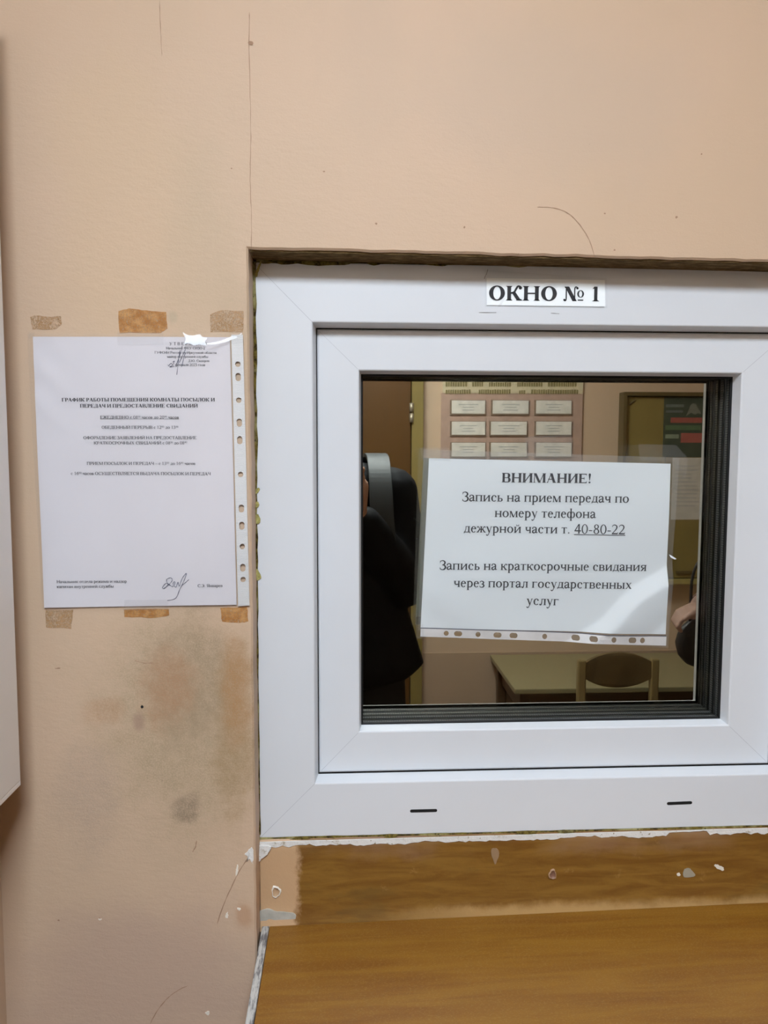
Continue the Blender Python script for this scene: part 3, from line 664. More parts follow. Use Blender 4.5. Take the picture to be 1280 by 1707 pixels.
# ---------------------------------------------------------------- counter
cnt = thing('counter', 'orange-brown wood laminate counter under the service window', 'counter', (.25, -.14, 0))
yF = -.33; xl0 = at(442, 1545, yb).x; xl1 = HL+.010; xr = HR-.003; xrf = .9
a = V((HL+.011, 0, 0))
def slab(name, xs0, xs1, y0, y1, dz, th, mat, parent):
    vs = [];
    for y in (y0, y1):
        for x in (xs0, xs1): vs += [(x, y, zcount(x)+dz), (x, y, zcount(x)+dz-th)]
    return MB().add(vs, [(0, 2, 6, 4), (1, 5, 7, 3), (0, 1, 3, 2), (4, 6, 7, 5), (0, 4, 5, 1), (2, 3, 7, 6)]).build(name, mat, parent, bevel=.0012)
top = slab('countertop', HL+.0115, xr, yF, yb-.0045, 0, .025, M_LAM, cnt)
edge = slab('edge_strip', HL+.0025, HL+.0112, yF, yb-.0047, .0006, .0265, M_EDGE, cnt)
slab('support_panel', HL+.03, xr-.02, -.06, -.035, -.025, zcount(.2)-.026, plain('brown_panel', (.3, .14, .04, 1), .5), cnt)
# ---------------------------------------------------------------- printed notices
def put_text(name, parent, lines, y, mat, hfun=None, off=.0003, ys=1.0):
    """lines: (text, bold, start pixel, end pixel, underline) measured on the plane Y=y"""
    m = MB()
    for (txt, bold, pa, pb, ul) in lines:
        A, B = at(*pa, y), at(*pb, y); polys, w = text_polys(txt, bold)
        d = (B-A); sc = d.length/w; d.normalize(); up = V((-d.z, 0, d.x))
        if ul is not None: polys = polys+[[(ul, -95), (w, -95), (w, -45), (ul, -45)]]
        for q in polys:
            vs = []
            for (x, z) in q:
                p = A+d*(x*sc)+up*(z*sc*ys); p.y = y-off-(hfun(p.x, p.z) if hfun else 0); vs.append(p)
            m.add(vs, [tuple(range(len(q)))])
    return m.build(name, mat, parent)
def scribble(name, parent, strokes, y, w, mat, hfun=None, off=.0004):
    m = MB()
    for s in strokes:
        P = spline([at(a, b, y) for a, b in s], 6)
        if hfun: P = [V((p.x, y-hfun(p.x, p.z), p.z)) for p in P]
        ribbon(m, P, [w*(.6+.6*abs(math.sin(i*.7))) for i in range(len(P))], off)
    return m.build(name, mat, parent)
def sheet(name, parent, quad, y, mat, hfun, nu=48, nv=48, thick=.0002, off=0., smooth=True):
    """thin sheet spanning four measured corners (TL, TR, BR, BL)"""
    TL, TR, BR, BL = [at(*q, y) for q in quad]; vs = []; 
    for j in range(nv+1):
        for i in range(nu+1):
            u, v_ = i/nu, j/nv; p = (TL*(1-u)+TR*u)*(1-v_)+(BL*(1-u)+BR*u)*v_; p.y = y-off-hfun(p.x, p.z); vs.append(p)
    n = len(vs); W = nu+1; fs = [(j*W+i, (j+1)*W+i, (j+1)*W+i+1, j*W+i+1) for j in range(nv) for i in range(nu)]
    if thick:
        vs += [p+V((0, thick, 0)) for p in vs]; fs += [tuple(i+n for i in f[::-1]) for f in fs]
        ring = [i for i in range(W)]+[j*W+nu for j in range(1, nv+1)]+[nv*W+i for i in range(nu-1, -1, -1)]+[j*W for j in range(nv-1, 0, -1)]
        k = len(vs); L = len(ring); vs += [vs[i] for i in ring]+[vs[i+n] for i in ring]; fs += [(k+i, k+(i+1) % L, k+L+(i+1) % L, k+L+i) for i in range(L)]
    return raw(name, vs, fs, mat, parent, smooth)
def holed_strip(name, parent, quad, y, holes, mat, hfun, off, vertical):
    """punched binding strip: holes = (position 0..1 along, half length, half width) in metres"""
    TL, TR, BR, BL = [at(*q, y) for q in quad]; m = MB()
    if vertical: A0, A1, B0, B1 = TL, BL, TR, BR
    else: A0, A1, B0, B1 = TL, TR, BL, BR
    L = (A1-A0).length; Wd = (B0-A0).length
    cuts = [0]+[(a[0]+b[0])/2 for a, b in zip(holes, holes[1:])]+[1]
    def pt(s, t_): p = (A0*(1-s)+A1*s)*(1-t_)+(B0*(1-s)+B1*s)*t_; p.y = y-off-hfun(p.x, p.z); return p
    for (s0, hl, hw), c0, c1 in zip(holes, cuts, cuts[1:]):
        angs = sorted(set([2*math.pi*k/20 for k in range(20)]+[math.atan2(tt-.5, ss-s0) % (2*math.pi) for ss, tt in ((c0, 0), (c1, 0), (c1, 1), (c0, 1))]))
        # corner directions are found in (along, across) metres
        angs = sorted(set([2*math.pi*k/20 for k in range(20)]+[math.atan2((tt-.5)*Wd, (ss-s0)*L) % (2*math.pi) for ss, tt in ((c0, 0), (c1, 0), (c1, 1), (c0, 1))]))
        inn = []; out = []
        for a in angs:
            ca, sa = math.cos(a), math.sin(a)
            e = hl-hw; x = hw*ca+(e if ca > 0 else -e); inn.append(pt(s0+x/L, .5+hw*sa/Wd))
            ks = []
            if abs(ca) > 1e-9: ks.append((((c1-s0) if ca > 0 else (c0-s0))*L)/ca)
            if abs(sa) > 1e-9: ks.append((.5*Wd)/abs(sa))
            k = min(ks); out.append(pt(s0+k*ca/L, .5+k*sa/Wd))
        n = len(angs); m.add(inn+out, [(i, (i+1) % n, n+(i+1) % n, n+i) for i in range(n)])
    return m.build(name, mat, parent)

# left notice: work schedule taped to the wall
YL = -.0022
def hL(x, z):
    c = at(72, 640, 0); d = math.hypot((x-c.x)/.03, (z-c.z)/.05)
    return .0005*math.sin(x*31+z*9)+.0004*math.sin(z*27-x*14)+.0004*math.exp(-d*d)*math.sin((x+z)*150)
n1 = thing('wall_notice', 'portrait work schedule sheet in a clear sleeve taped to the pink wall', 'notice', at(225, 1013, 0))
sheet('paper_sheet', n1, [(54, 561), (383, 562), (394.5, 1008), (74, 1013)], YL, M_PAPER, hL)
pap = bpy.data.objects['paper_sheet']
N = None
put_text('heading_text', pap, [
    ('ГРАФИК РАБОТЫ ПОМЕЩЕНИЯ КОМНАТЫ ПОСЫЛОК И', True, (102.8, 669.4), (358.3, 669.2), N),
    ('ПЕРЕДАЧ И ПРЕДОСТАВЛЕНИЕ СВИДАНИЙ', True, (133.3, 679.4), (330, 679.3), N)], YL, M_INK, hL)
put_text('body_text', pap, [
    ('ЕЖЕДНЕВНО с 08^00_ часов до 20^00_ часов', False, (167.1, 698.1), (298.6, 698.1), 0),
    ('ОБЕДЕННЫЙ ПЕРЕРЫВ с 12^00_ до 13^00_', False, (169.4, 714.8), (297.6, 714.8), N),
    ('ОФОРМЛЕНИЕ ЗАЯВЛЕНИЙ НА ПРЕДОСТАВЛЕНИЕ', False, (138.9, 732.2), (327.8, 732.2), N),
    ('КРАТКОСРОЧНЫХ СВИДАНИЙ с 08^00_ до 08^40_', False, (156.3, 740.9), (312, 740.7), N),
    ('ПРИЕМ ПОСЫЛОК И ПЕРЕДАЧ – с 13^00_ до 16^00_ часов', False, (144.5, 775), (325.8, 775), N),
    ('с 16^00_ часов ОСУЩЕСТВЛЯЕТСЯ ВЫДАЧА ПОСЫЛОК И ПЕРЕДАЧ', False, (117.9, 791.6), (351.4, 792.2), N),
    ('Начальник отдела режима и надзор', False, (94.6, 972), (211.4, 971.2), N),
    ('капитан внутренней службы', False, (94.9, 980.2), (189.7, 979.4), N),
    ('С.Э. Январев', False, (329.4, 978.6), (371.4, 978.2), N)], YL, M_INK, hL)
put_text('approval_text', pap, [
    ('У Т В Е Р Ж Д А Ю', False, (282.5, 575.6), (345, 575.6), N),
    ('Начальник ФКУ СИЗО-2', False, (277, 582.4), (342, 582.4), N),
    ('ГУФСИН России по Иркутской области', False, (258, 589.6), (361.3, 590), N),
    ('майор внутренней службы', False, (278.6, 596.6), (347.2, 596.6), N),
    ('Д.Ю. Сидоров', False, (313.7, 603.5), (349.1, 603.5), N),
    ('«    » февраля 2025 года', False, (279, 610.2), (342.2, 610.2), N)], YL, M_INK, hL)
scribble('signature', pap, [[(281, 611), (285, 606), (288, 609), (283, 612), (291, 611)], [(288, 604), (291, 602), (289, 607)], [(300, 584), (298, 600), (295, 625)], [(293, 612), (300, 592), (304, 577)], [(299, 605), (306, 590), (309, 583)], [(303, 612), (308, 592), (311, 588)]], YL, .0006, M_PEN, hL)
scribble('signature', pap, [[(273, 981), (280, 976), (287, 968), (285, 963), (278, 966), (280, 974), (285, 976)], [(280, 975), (274, 981), (271, 979), (278, 972), (288, 978), (289, 971), (292, 970), (291, 977), (294, 978), (297, 970), (299, 977), (303, 966), (308, 958), (311, 956), (307, 968), (300, 982), (293, 997), (279, 1001)], [(303, 976), (308, 972), (315, 966)]], YL, .0006, M_PEN, hL)
sl = sheet('plastic_sleeve', n1, [(45, 556), (405, 556.5), (416, 1010), (71, 1016)], YL, M_FILM, hL, thick=0, off=.0009)
HLs = [(606, 0), (627, 1), (665, 0), (702, 1), (731, 1), (788, 0), (845, 1), (874, 1), (909, 0), (945, 1), (965, 0)]
holed_strip('punched_strip', sl, [(385.5, 558), (405, 558), (416, 1009), (397, 1010)], YL, [((y-558)/452, .0044 if o else .0030, .0029) for y, o in HLs], M_RIB, hL, .0006, True)
def tape_or_glare_bit(pts, y, parent, mat, off, tilt=None, hfun=None):
    """piece of clear tape; with tilt, an added glare patch turned to mirror the lamp"""
    P = [at(a, b, y) for a, b in pts]; c = sum(P, V())/len(P); vs = []
    for p in P:
        q = p.copy(); q.y = y-off-(hfun(p.x, p.z) if hfun else 0)
        if tilt is not None: q.y = y-off-.0016+(p-c).x*tilt.x/-tilt.y+(p-c).z*tilt.z/-tilt.y
        vs.append(q)
    return raw('tape_or_glare_film', vs, [tuple(range(len(vs)))[::-1]], mat, parent)
LP = V((LAMPS[0][0], LAMPS[0][1], 2.62))
def half(px, py, y): p = at(px, py, y); return ((LP-p).normalized()+(EYE-p).normalized()).normalized()
hn = half(326, 566, 0)
tape_or_glare_bit([(305, 554), (313, 559), (322, 560), (333, 557), (338, 562), (346, 563), (342, 570), (345, 577), (333, 575), (324, 577), (316, 573), (309, 575), (311, 566)], YL, sl, M_GLARE, .0012, hn)  # added glare patch on the sleeve, tilted to mirror the lamp
tape_or_glare_bit([(344, 575), (356, 576), (378, 571), (402, 560), (403, 554), (396, 559), (386, 561), (370, 569)], YL, sl, M_GLARE, .0012, hn)  # added glare streak beside it, same tilt
tape_or_glare_bit([(48, 552), (58, 555), (56, 563), (47, 565)], YL, sl, M_TAPE, .0012, None, hL)
tape_or_glare_bit([(386, 553), (404, 552), (407, 572), (384, 574)], YL, sl, M_TAPE, .0014, None, hL)
tape_or_glare_bit([(196, 553), (273, 553), (273, 575), (197, 576)], YL, sl, M_TAPE, .0012, None, hL)
tape_or_glare_bit([(208, 1000), (280, 999), (281, 1016), (207, 1017)], YL, sl, M_TAPE, .0012, None, hL)

# marks of older tape on the wall
RES = [([(51, 529), (58, 526), (80, 528), (101, 527), (103, 541), (90, 550), (54, 549)], M_RES_B, 'faint brown tape mark above the top left corner of the wall notice'),
       ([(197, 519), (215, 514), (245, 518), (277, 520), (279, 548), (268, 555), (199, 555)], M_RES_O, 'wide orange tape mark above the middle of the wall notice'),
       ([(350, 524), (372, 517), (406, 519), (405, 554), (351, 553)], M_RES_B, 'brown tape mark above the top right corner of the wall notice'),
       ([(76, 1017), (122, 1017), (121, 1034), (118, 1048), (77, 1046)], M_RES_B, 'brown tape mark below the bottom left corner of the wall notice'),
       ([(207, 1016), (282, 1015), (281, 1026), (260, 1030), (208, 1028)], M_RES_O, 'narrow orange tape mark below the middle of the wall notice'),
       ([(368, 1013), (412, 1012), (414, 1036), (400, 1038), (370, 1036)], M_RES_O, 'orange tape mark below the bottom right corner of the wall notice')]
for pts, mt, lb in RES:
    P = []
    for (a, b), (c, d) in zip(pts, pts[1:]+pts[:1]): P += [(a+(c-a)*s/4+jitter()*.7, b+(d-b)*s/4+jitter()*.7) for s in range(4)]
    W = [at(a, b, 0) for a, b in P]; n = len(W); e = .0004
    o = raw('tape_mark', [p+V((0, -e, 0)) for p in W]+[p+V((0, 0, 0)) for p in W], [tuple(range(n))]+[(i, (i+1) % n, n+(i+1) % n, n+i) for i in range(n)], mt)
    tag(o, lb, 'tape mark', 'old tape marks around the wall notice')
c = at(237, 1178, 0); m = MB(); m.tube([(c.x, -.0003, c.z), (c.x+.0003, -.0010, c.z+.0002)], [.0017, .0012], 7)
tag(m.build('nail_hole', M_SLOT), 'small dark nail hole in the stained wall below the wall notice', 'nail hole')

# sign on the window frame
YS = .0396
sg = thing('window_sign', 'white paper strip sign with bold black lettering taped to the top of the window frame', 'sign', at(905, 512, .04))
flat = lambda x, z: 0.
ps = sheet('paper_strip', sg, [(811, 463.5), (1008, 467), (1009, 511), (811.5, 508.5)], YS, M_SIGN, flat, 2, 2, .0002, 0., False)
put_text('sign_text', ps, [('ОКНО № 1', True, (813.5, 500.5), (1002, 502.5), N)], YS, M_INK, ys=.93)
tape_or_glare_bit([(808, 450), (1011, 464), (1012, 514), (808, 511)], YS, sg, M_FILM, .0006)
tape_or_glare_bit([(838, 497), (842, 497), (834, 511), (829, 512)], YS, sg, M_TAPE, .0008)
scribble('scuff', sg, [[(813, 449), (811, 456), (808, 462), (807, 465)], [(798, 521), (827, 521)], [(918, 522), (932, 523)], [(811, 509.5), (1007, 512)]], YS+.0003, .0007, plain('grey_scuff', (.3, .3, .3, 1), .7), None, .0003)

# right notice: attention sheet taped to the glass
YR = .0760
A_, B_ = at(970, 1051, YR), at(1107, 940, YR); bd = (B_-A_).normalized(); bn = V((-bd.z, 0, bd.x)); bn = bn if bn.z < 0 else -bn   # across the fold, to the lower right
def hR(x, z):
    s = (x-A_.x)*bn.x+(z-A_.z)*bn.z-.003*math.sin(((x-A_.x)*bd.x+(z-A_.z)*bd.z)*60); h = 0
    if s > 0: h = .0075*min(1, s/.0195)
    if s > .0195: h = .0075-.0030*min(1, (s-.0195)/.04)
    c = at(705, 1000, YR); e = math.hypot(x-c.x, z-c.z)/.06
    return h*min(1, max(0, 1-(-s)))+.0004*math.sin(x*40+z*25)+.0004*math.sin(z*50-x*17)+.0003*math.exp(-e*e)*math.sin(x*70+z*90)
n2 = thing('glass_notice', 'landscape white attention sheet in a clear sleeve taped to the window glass', 'notice', at(905, 1070, YR))
p2 = sheet('paper_sheet', n2, [(715, 764), (1118, 773), (1107, 1056), (701, 1047)], YR, M_PAPER_G, hR, 110, 90)
put_text('heading_text', p2, [('ВНИМАНИЕ!', True, (835.5, 804), (986.5, 805.5), N)], YR, M_INK, hR)
put_text('body_text', p2, [
    ('Запись на прием передач по', False, (769.5, 835.4), (1048.5, 838.2), N),
    ('номеру телефона', False, (824, 862), (993, 863.8), N),
    ('дежурной части т.', False, (772.5, 887.4), (950, 889.4), N),
    ('40-80-22', False, (956.5, 889.4), (1042, 890.8), 0),
    ('Запись на краткосрочные свидания', False, (732, 949.4), (1078, 952), N),
    ('через портал государственных', False, (755.5, 978.2), (1053.5, 981.8), N),
    ('услуг', False, (877, 1008.2), (931.5, 1009.4), N)], YR, M_INK, hR)
s2 = sheet('plastic_sleeve', n2, [(706, 749), (1132, 763), (1110, 1078), (697, 1050)], YR, M_FILM_D, hR, 90, 80, 0, .0009)
HRs = [(148, 881, 0), (202, 881, 1), (293, 884, 0), (382, 886, 1), (456, 888, 1), (600, 893, 0), (742, 899, 1), (820, 904, 1), (912, 909, 0), (1000, 909, 1), (1048, 909, 0)]
holed_strip('punched_strip', s2, [(701, 1047.5), (1107.5, 1059), (1107, 1074.5), (700.5, 1061)], YR, [((690+x/2.783-701)/406, .0050 if o else .0031, .0031) for x, y, o in HRs], M_STRIP, hR, .0012, False)
m = MB(); P = [at(x, y, YR) for x, y in ((700, 1046.6), (800, 1049.5), (905, 1052.5), (1010, 1056.5), (1107, 1058.6))]; P = [V((p.x, YR-hR(p.x, p.z), p.z)) for p in spline(P, 12)]
ribbon(m, P, .0011, .0014); m.build('welded_seam', M_INK_G, s2)
tape_or_glare_bit([(1063, 740), (1126, 742), (1146, 764), (1142, 800), (1118, 770), (1066, 768)], YR, s2, M_TAPE, .0013, None)
tape_or_glare_bit([(700, 746), (748, 746), (750, 768), (703, 766)], YR, s2, M_TAPE, .0013, None)
tape_or_glare_bit([(874, 728), (952, 724), (954, 762), (876, 760)], YR, s2, M_TAPE, .0013, None)
hn2 = half(1115, 925, YR)
tape_or_glare_bit([(1112, 923), (1117, 926), (1122, 930), (1119, 931), (1114, 928)], YR, s2, M_GLARE, .0060, hn2)  # small added glint on the sleeve, turned to catch the lamp
tape_or_glare_bit([(693, 1040), (705, 1040), (706, 1064), (694, 1064)], YR, s2, M_TAPE, .0016, None)

# white board on the left wall, seen edge-on
xb = -.342; q = at(30, 1308, -.045); zb = q.z
bd_ = thing('wall_board', 'plain white board on the side wall at the left edge of the photo', 'board', (xb, -.4, zb))
MB().box((RX0, -.78, zb+.006), (xb, -.048, zb+.80)).build('panel', plain('white_laminate', (.84, .805, .77, 1), .45, .4, .02, 4), bd_, bevel=.0008)
MB().box((RX0, -.78, zb), (xb-.0002, -.0485, zb+.006)).build('edge_trim', plain('off_white_edging', (.82, .785, .75, 1), .5), bd_, bevel=.001)
MB().box((RX0, -.048, zb), (xb-.0002, -.0465, zb+.80)).build('edge_trim', plain('off_white_edging_side', (.78, .73, .68, 1), .5), bd_, bevel=.0008)

# ---------------------------------------------------------------- ceiling lamp
M_DIFF = NT('lamp_diffuser'); e = M_DIFF.n('ShaderNodeEmission'); e.inputs[0].default_value = LAMP_COL+(1,); e.inputs[1].default_value = LAMP_POWER; M_DIFF = M_DIFF.done(e.outputs[0])
for i, (lx, ly) in enumerate(LAMPS):
    lm = thing('ceiling_lamp', 'square white ceiling lamp panel above the room', 'lamp', (lx, ly, RZ))
    vs, fs = sweep_frame(-.32, .32, -.32, .32, [(0, 0), (0, .07), (.02, .075), (.022, .07)])
    raw('lamp_frame', [(lx+x, ly+z, RZ-y) for x, y, z in vs], fs, plain('white_metal', (.8, .8, .8, 1), .4), lm)
    MB().box((lx-.298, ly-.298, RZ-.070), (lx+.298, ly+.298, RZ-.060)).build('diffuser', M_DIFF, lm)
# ---------------------------------------------------------------- the room behind the photographer (seen in the mirrored pane)
def RP(px, py, y): return refl(px, py, y)
# brown door
dl = RP(684, 700, RY).x; dr = RP(704, 700, RY).x
M_DOOR = streaky('brown_door_veneer', (.100, .046, .009, 1), (.118, .054, .011, 1), (.085, .038, .008, 1), .5, .4, 0, 'Z'); M_OLIVE = plain('olive_paint', (.26, .20, .065, 1), .4, .5, .06, 5); M_OLIVE_D = plain('olive_paint_dark', (.12, .085, .03, 1), .5)
dr1 = thing('door_1', '', 'door', ((dl-.4), RY, 0)); del dr1['label']; del dr1['category']; dr1['kind'] = 'structure'
xl = max(RX0+.01, dl-.82)
MB().box((xl, RY+.006, .01), (dl-.002, RY+.045, 2.06)).build('door_leaf', M_DOOR, dr1, bevel=.003)
MB().box((dl+.002, RY+.003, 0), (dr, RY+.055, 2.12)).box((xl, RY+.003, 2.065), (dl+.002, RY+.055, 2.12)).build('door_frame', M_OLIVE, dr1, bevel=.003)
h1, h2 = RP(686, 705, RY), RP(686, 673, RY)
MB().tube([(dl, RY+.060, h1.z), (dl, RY+.060, (h1.z+h2.z)/2-.004)], .011, 10).tube([(dl, RY+.060, (h1.z+h2.z)/2+.004), (dl, RY+.060, h2.z)], .011, 10).build('hinge', plain('hinge_steel', (.5, .45, .35, 1), .4, .5, .1, 30, 0, 300, .6), dr1, True)
# information board with pockets
M_LET = plain('olive_lettering', (.24, .20, .08, 1), .6)
A, B = RP(735, 655, RY), RP(966, 860, RY)
ib = thing('information_board', 'mauve information board with rows of white cards on the far wall, reflected in the glass', 'notice board', ((A.x+B.x)/2, RY, B.z))
MB().box((A.x, RY+.002, B.z), (B.x, RY+.012, A.z)).build('backing_panel', plain('mauve_panel', (.50, .35, .28, 1), .6), ib, bevel=.002)
A, B = RP(738, 600, RY), RP(970, 657, RY)
hd = MB().box((A.x, RY+.002, B.z), (B.x, RY+.014, A.z)).build('header_strip', plain('beige_header', (.66, .58, .40, 1), .6), ib)
for row in ([(742, 780, 637, 645), (786, 806, 637, 645), (814, 852, 638, 645), (861, 905, 638, 645), (912, 962, 637, 645)], [(742, 784, 650, 657), (797, 852, 650, 657), (864, 876, 651, 657), (884, 962, 650, 657)]):
  m = MB()
  for (a, b, y0, y1) in row:
    x = a
    while x < b-2:
        wd_ = random.uniform(3.2, 4.6); p, q = RP(x, y0+random.uniform(-.4, .4), RY), RP(min(b, x+wd_-.9), y1, RY); m.box((p.x, RY+.0141, q.z), (q.x, RY+.0148, p.z)); x += wd_
  m.build('header_lettering', M_LET, hd)
M_CARD = plain('card_white', (.78, .76, .70, 1), .6); M_PKT = plain('pocket_shadow', (.25, .18, .13, 1), .5); M_GL = plain('card_print', (.50, .50, .50, 1), .6)
for (r0, r1) in ((668, 690), (703, 725), (738, 761)):
    for (c0, c1) in ((752, 807), (820, 879), (892, 950)):
        off = -3 if (r0 > 690 and c0 > 800 and c0 < 880) else 0
        p, q = RP(c0-2.5+off, r0-1, RY), RP(c1+1.5+off, r1+2.5, RY)
        pk = MB().box((p.x, RY+.012, q.z), (q.x, RY+.019, p.z)).build('card_pocket', M_PKT, ib)
        p, q = RP(c0+off, r0, RY), RP(c1+off, r1, RY); cdm = MB().box((p.x, RY+.019, q.z), (q.x, RY+.0215, p.z)).build('card', M_CARD, pk)
        m = MB()
        for k, fw in enumerate((.55, .34, .4)):
            yy = r0+6+k*4.6; cx = (c0+c1)/2+off; ww = (c1-c0)*fw*random.uniform(.8, 1.1)/2; a, b = RP(cx-ww, yy, RY), RP(cx+ww, yy+1.8, RY); m.box((a.x, RY+.0216, b.z), (b.x, RY+.0219, a.z))
        m.build('card_print', M_GL, cdm)
# olive wall hatch with poster and sheet
A, B = RP(1032, 655, RY), RP(1225, 990, RY)
ha = thing('wall_hatch', 'olive-yellow wooden wall hatch with posters, reflected at the right of the glass', 'cabinet', ((A.x+B.x)/2, RY, B.z))
z1, z0 = A.z, RP(1140, 970, RY).z; zr = RP(1140, 960, RY).z
x0, x1 = A.x, 2.12
MB().box((x0, RY, z1-.02), (x1, RY+.07, z1)).box((x0, RY, z0), (x0+.018, RY+.07, z1-.02)).box((x1-.018, RY, z0), (x1, RY+.07, z1-.02)).build('hatch_frame', M_OLIVE_D, ha, bevel=.002)
xm = RP(1104, 700, RY).x
MB().box((x0+.02, RY, z0+.03), (xm-.002, RY+.05, z1-.022)).build('shutter_panel', M_OLIVE, ha, bevel=.003)
MB().box((xm+.002, RY, z0+.03), (x1-.02, RY+.05, z1-.022)).build('shutter_panel', M_OLIVE, ha, bevel=.003)
MB().box((x0+.018, RY, z0), (x1-.018, RY+.075, z0+.026)).build('bottom_rail', plain('light_olive', (.40, .33, .12, 1), .4), ha, bevel=.002)
a, b = RP(1119, 949, RY), RP(1147, 953, RY); MB().box((a.x, RY+.05, b.z), (b.x, RY+.062, a.z)).build('handle', M_OLIVE_D, ha, bevel=.002)
a, b = RP(1043, 676, RY), RP(1052, 668, RY); m = MB(); m.tube([(a.x, RY+.051, a.z), (b.x, RY+.051, b.z)], .005, 6); m.build('scratch', M_OLIVE_D, ha)
YP = RY+.0505
def card(px0, py0, px1, py1, name, mat, parent, d0, d1):
    a, b = RP(px0, py0, RY+d0), RP(px1, py1, RY+d0); return MB().box((a.x, RY+d0, b.z), (b.x, RY+d1, a.z)).build(name, mat, parent)
po = thing('poster', 'dark green poster with red bands on the wall hatch, reflected in the glass', 'poster', RP(1140, 760, YP))
card(1107, 662, 1175, 762, 'poster_sheet', plain('dark_green_print', (.065, .085, .06, 1), .35), po, .0505, .052)
card(1118, 696, 1170, 705, 'red_band', plain('red_print', (.34, .10, .08, 1), .4), po, .052, .0525)
card(1135, 722, 1171, 738, 'red_band', plain('red_print_light', (.40, .12, .10, 1), .4), po, .052, .0525)
card(1109, 709, 1168, 717, 'green_band', plain('green_print', (.10, .17, .09, 1), .4), po, .052, .0525)
card(1109, 724, 1131, 731, 'pale_band', plain('pale_print', (.26, .32, .24, 1), .4), po, .052, .0525)
card(1110, 674, 1140, 679, 'grey_band', plain('grey_print', (.14, .17, .16, 1), .4), po, .052, .0525)
card(1110, 684, 1138, 688, 'grey_band', plain('grey_print_dark', (.13, .15, .15, 1), .4), po, .052, .0525)
c0 = RP(1156, 684, RY+.052); m = MB(); m.add([(c0.x+dx, RY+.0526, c0.z+dz) for dx, dz in ((-.04, -.03), (-.026, .0), (-.018, .026), (-.004, .036), (.012, .03), (.02, .012), (.032, .0), (.04, -.02), (.022, -.014), (.008, -.022), (-.012, -.012))], [tuple(range(11))[::-1]]); m.build('pale_figure', plain('pale_patch', (.20, .21, .18, 1), .4), po)
wn = thing('white_poster', 'white printed sheet under the dark poster on the wall hatch, reflected in the glass', 'poster', RP(1145, 866, YP))
sh = card(1121, 763, 1169, 866, 'sheet', plain('white_sheet', (.62, .60, .55, 1), .6), wn, .0505, .0515)
m = MB()
for k in range(11):
    a, b = RP(1126, 776+k*6.6, RY+.0515), RP(1148+random.uniform(4, 17), 776+k*6.6+2, RY+.0515); m.box((a.x, RY+.0515, b.z), (b.x, RY+.0518, a.z))
m.build('sheet_print', M_GL, sh)
# low table against the wall
ZT = .463
vN = (CAM_Z-ZT)/(756-1149)*-1
def RZp(px, py, z):
    """room point at height z seen mirrored at px,py"""
    d = RGT*((px-640)/F_PX)+DWN*((py-853.5)/F_PX)+FWD; k = (z-CAM_Z)/d.z; p = EYE+d*k; return V((p.x, 2*MIR-p.y, p.z))
nl, nr = RZp(858, 1149, ZT), RZp(1150, 1143, ZT)
yN = nl.y; xT0 = nl.x; xT1 = 1.95; yT = RY+.022
tb = thing('low_table', 'low olive-cream table against the far wall, reflected at the bottom of the glass', 'table', ((xT0+xT1)/2, (yN+yT)/2, 0))
MB().box((xT0, yT, ZT-.024), (xT1, yN, ZT)).build('tabletop', plain('olive_cream_laminate', (.27, .235, .125, 1), .3, .5, .04), tb, bevel=.004)
M_APR = plain('dark_brown_wood', (.10, .055, .025, 1), .45)
MB().box((xT0+.05, yN-.05, ZT-.14), (xT1-.05, yN-.03, ZT-.024)).box((xT0+.05, yT+.01, ZT-.14), (xT0+.07, yN-.05, ZT-.024)).box((xT1-.07, yT+.01, ZT-.14), (xT1-.05, yN-.05, ZT-.024)).build('apron', M_APR, tb, bevel=.003)
for x in (xT0+.03, xT1-.07):
    for y in (yT+.02, yN-.07): MB().box((x, y, 0), (x+.045, y+.045, ZT-.024)).build('leg', M_APR, tb, bevel=.004)
# child's chair pulled up to it
M_CH = plain('varnished_birch', (.27, .20, .085, 1), .35, .5, .12, 8); M_CHP = plain('brown_back_plank', (.13, .088, .036, 1), .4, .5, .15, 8)
yC = yN+.10
a, b = RP(963, 1100, yC), RP(1098, 1100, yC); xa, xb2, zt = a.x, b.x, a.z
ch = thing('small_chair', 'small wooden chair with rounded back plank before the low table, reflected in glass', 'chair', ((xa+xb2)/2, yC-.14, 0))
wp = .036
for x in (xa, xb2-wp): MB().box((x, yC-.02, 0), (x+wp, yC+.012, zt)).build('back_post', M_CH, ch, bevel=.006)
for x in (xa+.005, xb2-wp): MB().box((x, yC-.30, 0), (x+.03, yC-.27, .285)).build('leg', M_CH, ch, bevel=.004)
MB().box((xa-.005, yC-.31, .285), (xb2+.005, yC+.0, .303)).build('seat', M_CH, ch, bevel=.006)
MB().box((xa+wp, yC-.012, .14), (xb2-wp, yC+.006, .17)).build('back_rail', M_CH, ch, bevel=.003)
MB().box((xa+.005, yC-.292, .235), (xb2-wp, yC-.275, .285)).build('front_rail', M_CH, ch, bevel=.003)
zu, zl, xm = RP(1030, 1088, yC).z, RP(1030, 1146, yC).z, (xa+xb2)/2; hw = (xb2-xa)/2-wp*.6; vs = []; n = 15
for y in (yC+.010, yC-.010):
    for i in range(n): s = -1+2*i/(n-1); vs.append((xm+hw*s, y-.008*(1-s*s), zt-.018+(zu-zt+.018)*(1-abs(s)**2.2)))
    for i in range(n): s = 1-2*i/(n-1); vs.append((xm+hw*s, y-.008*(1-s*s), zt-.075+(zl-zt+.075)*(1-abs(s)**2.2)))
n2_ = 2*n; MB().add(vs, [tuple(range(n2_)), tuple(range(n2_, 2*n2_))[::-1]]+[(i, (i+1) % n2_, n2_+(i+1) % n2_, n2_+i) for i in range(n2_)]).build('back_plank', M_CHP, ch)

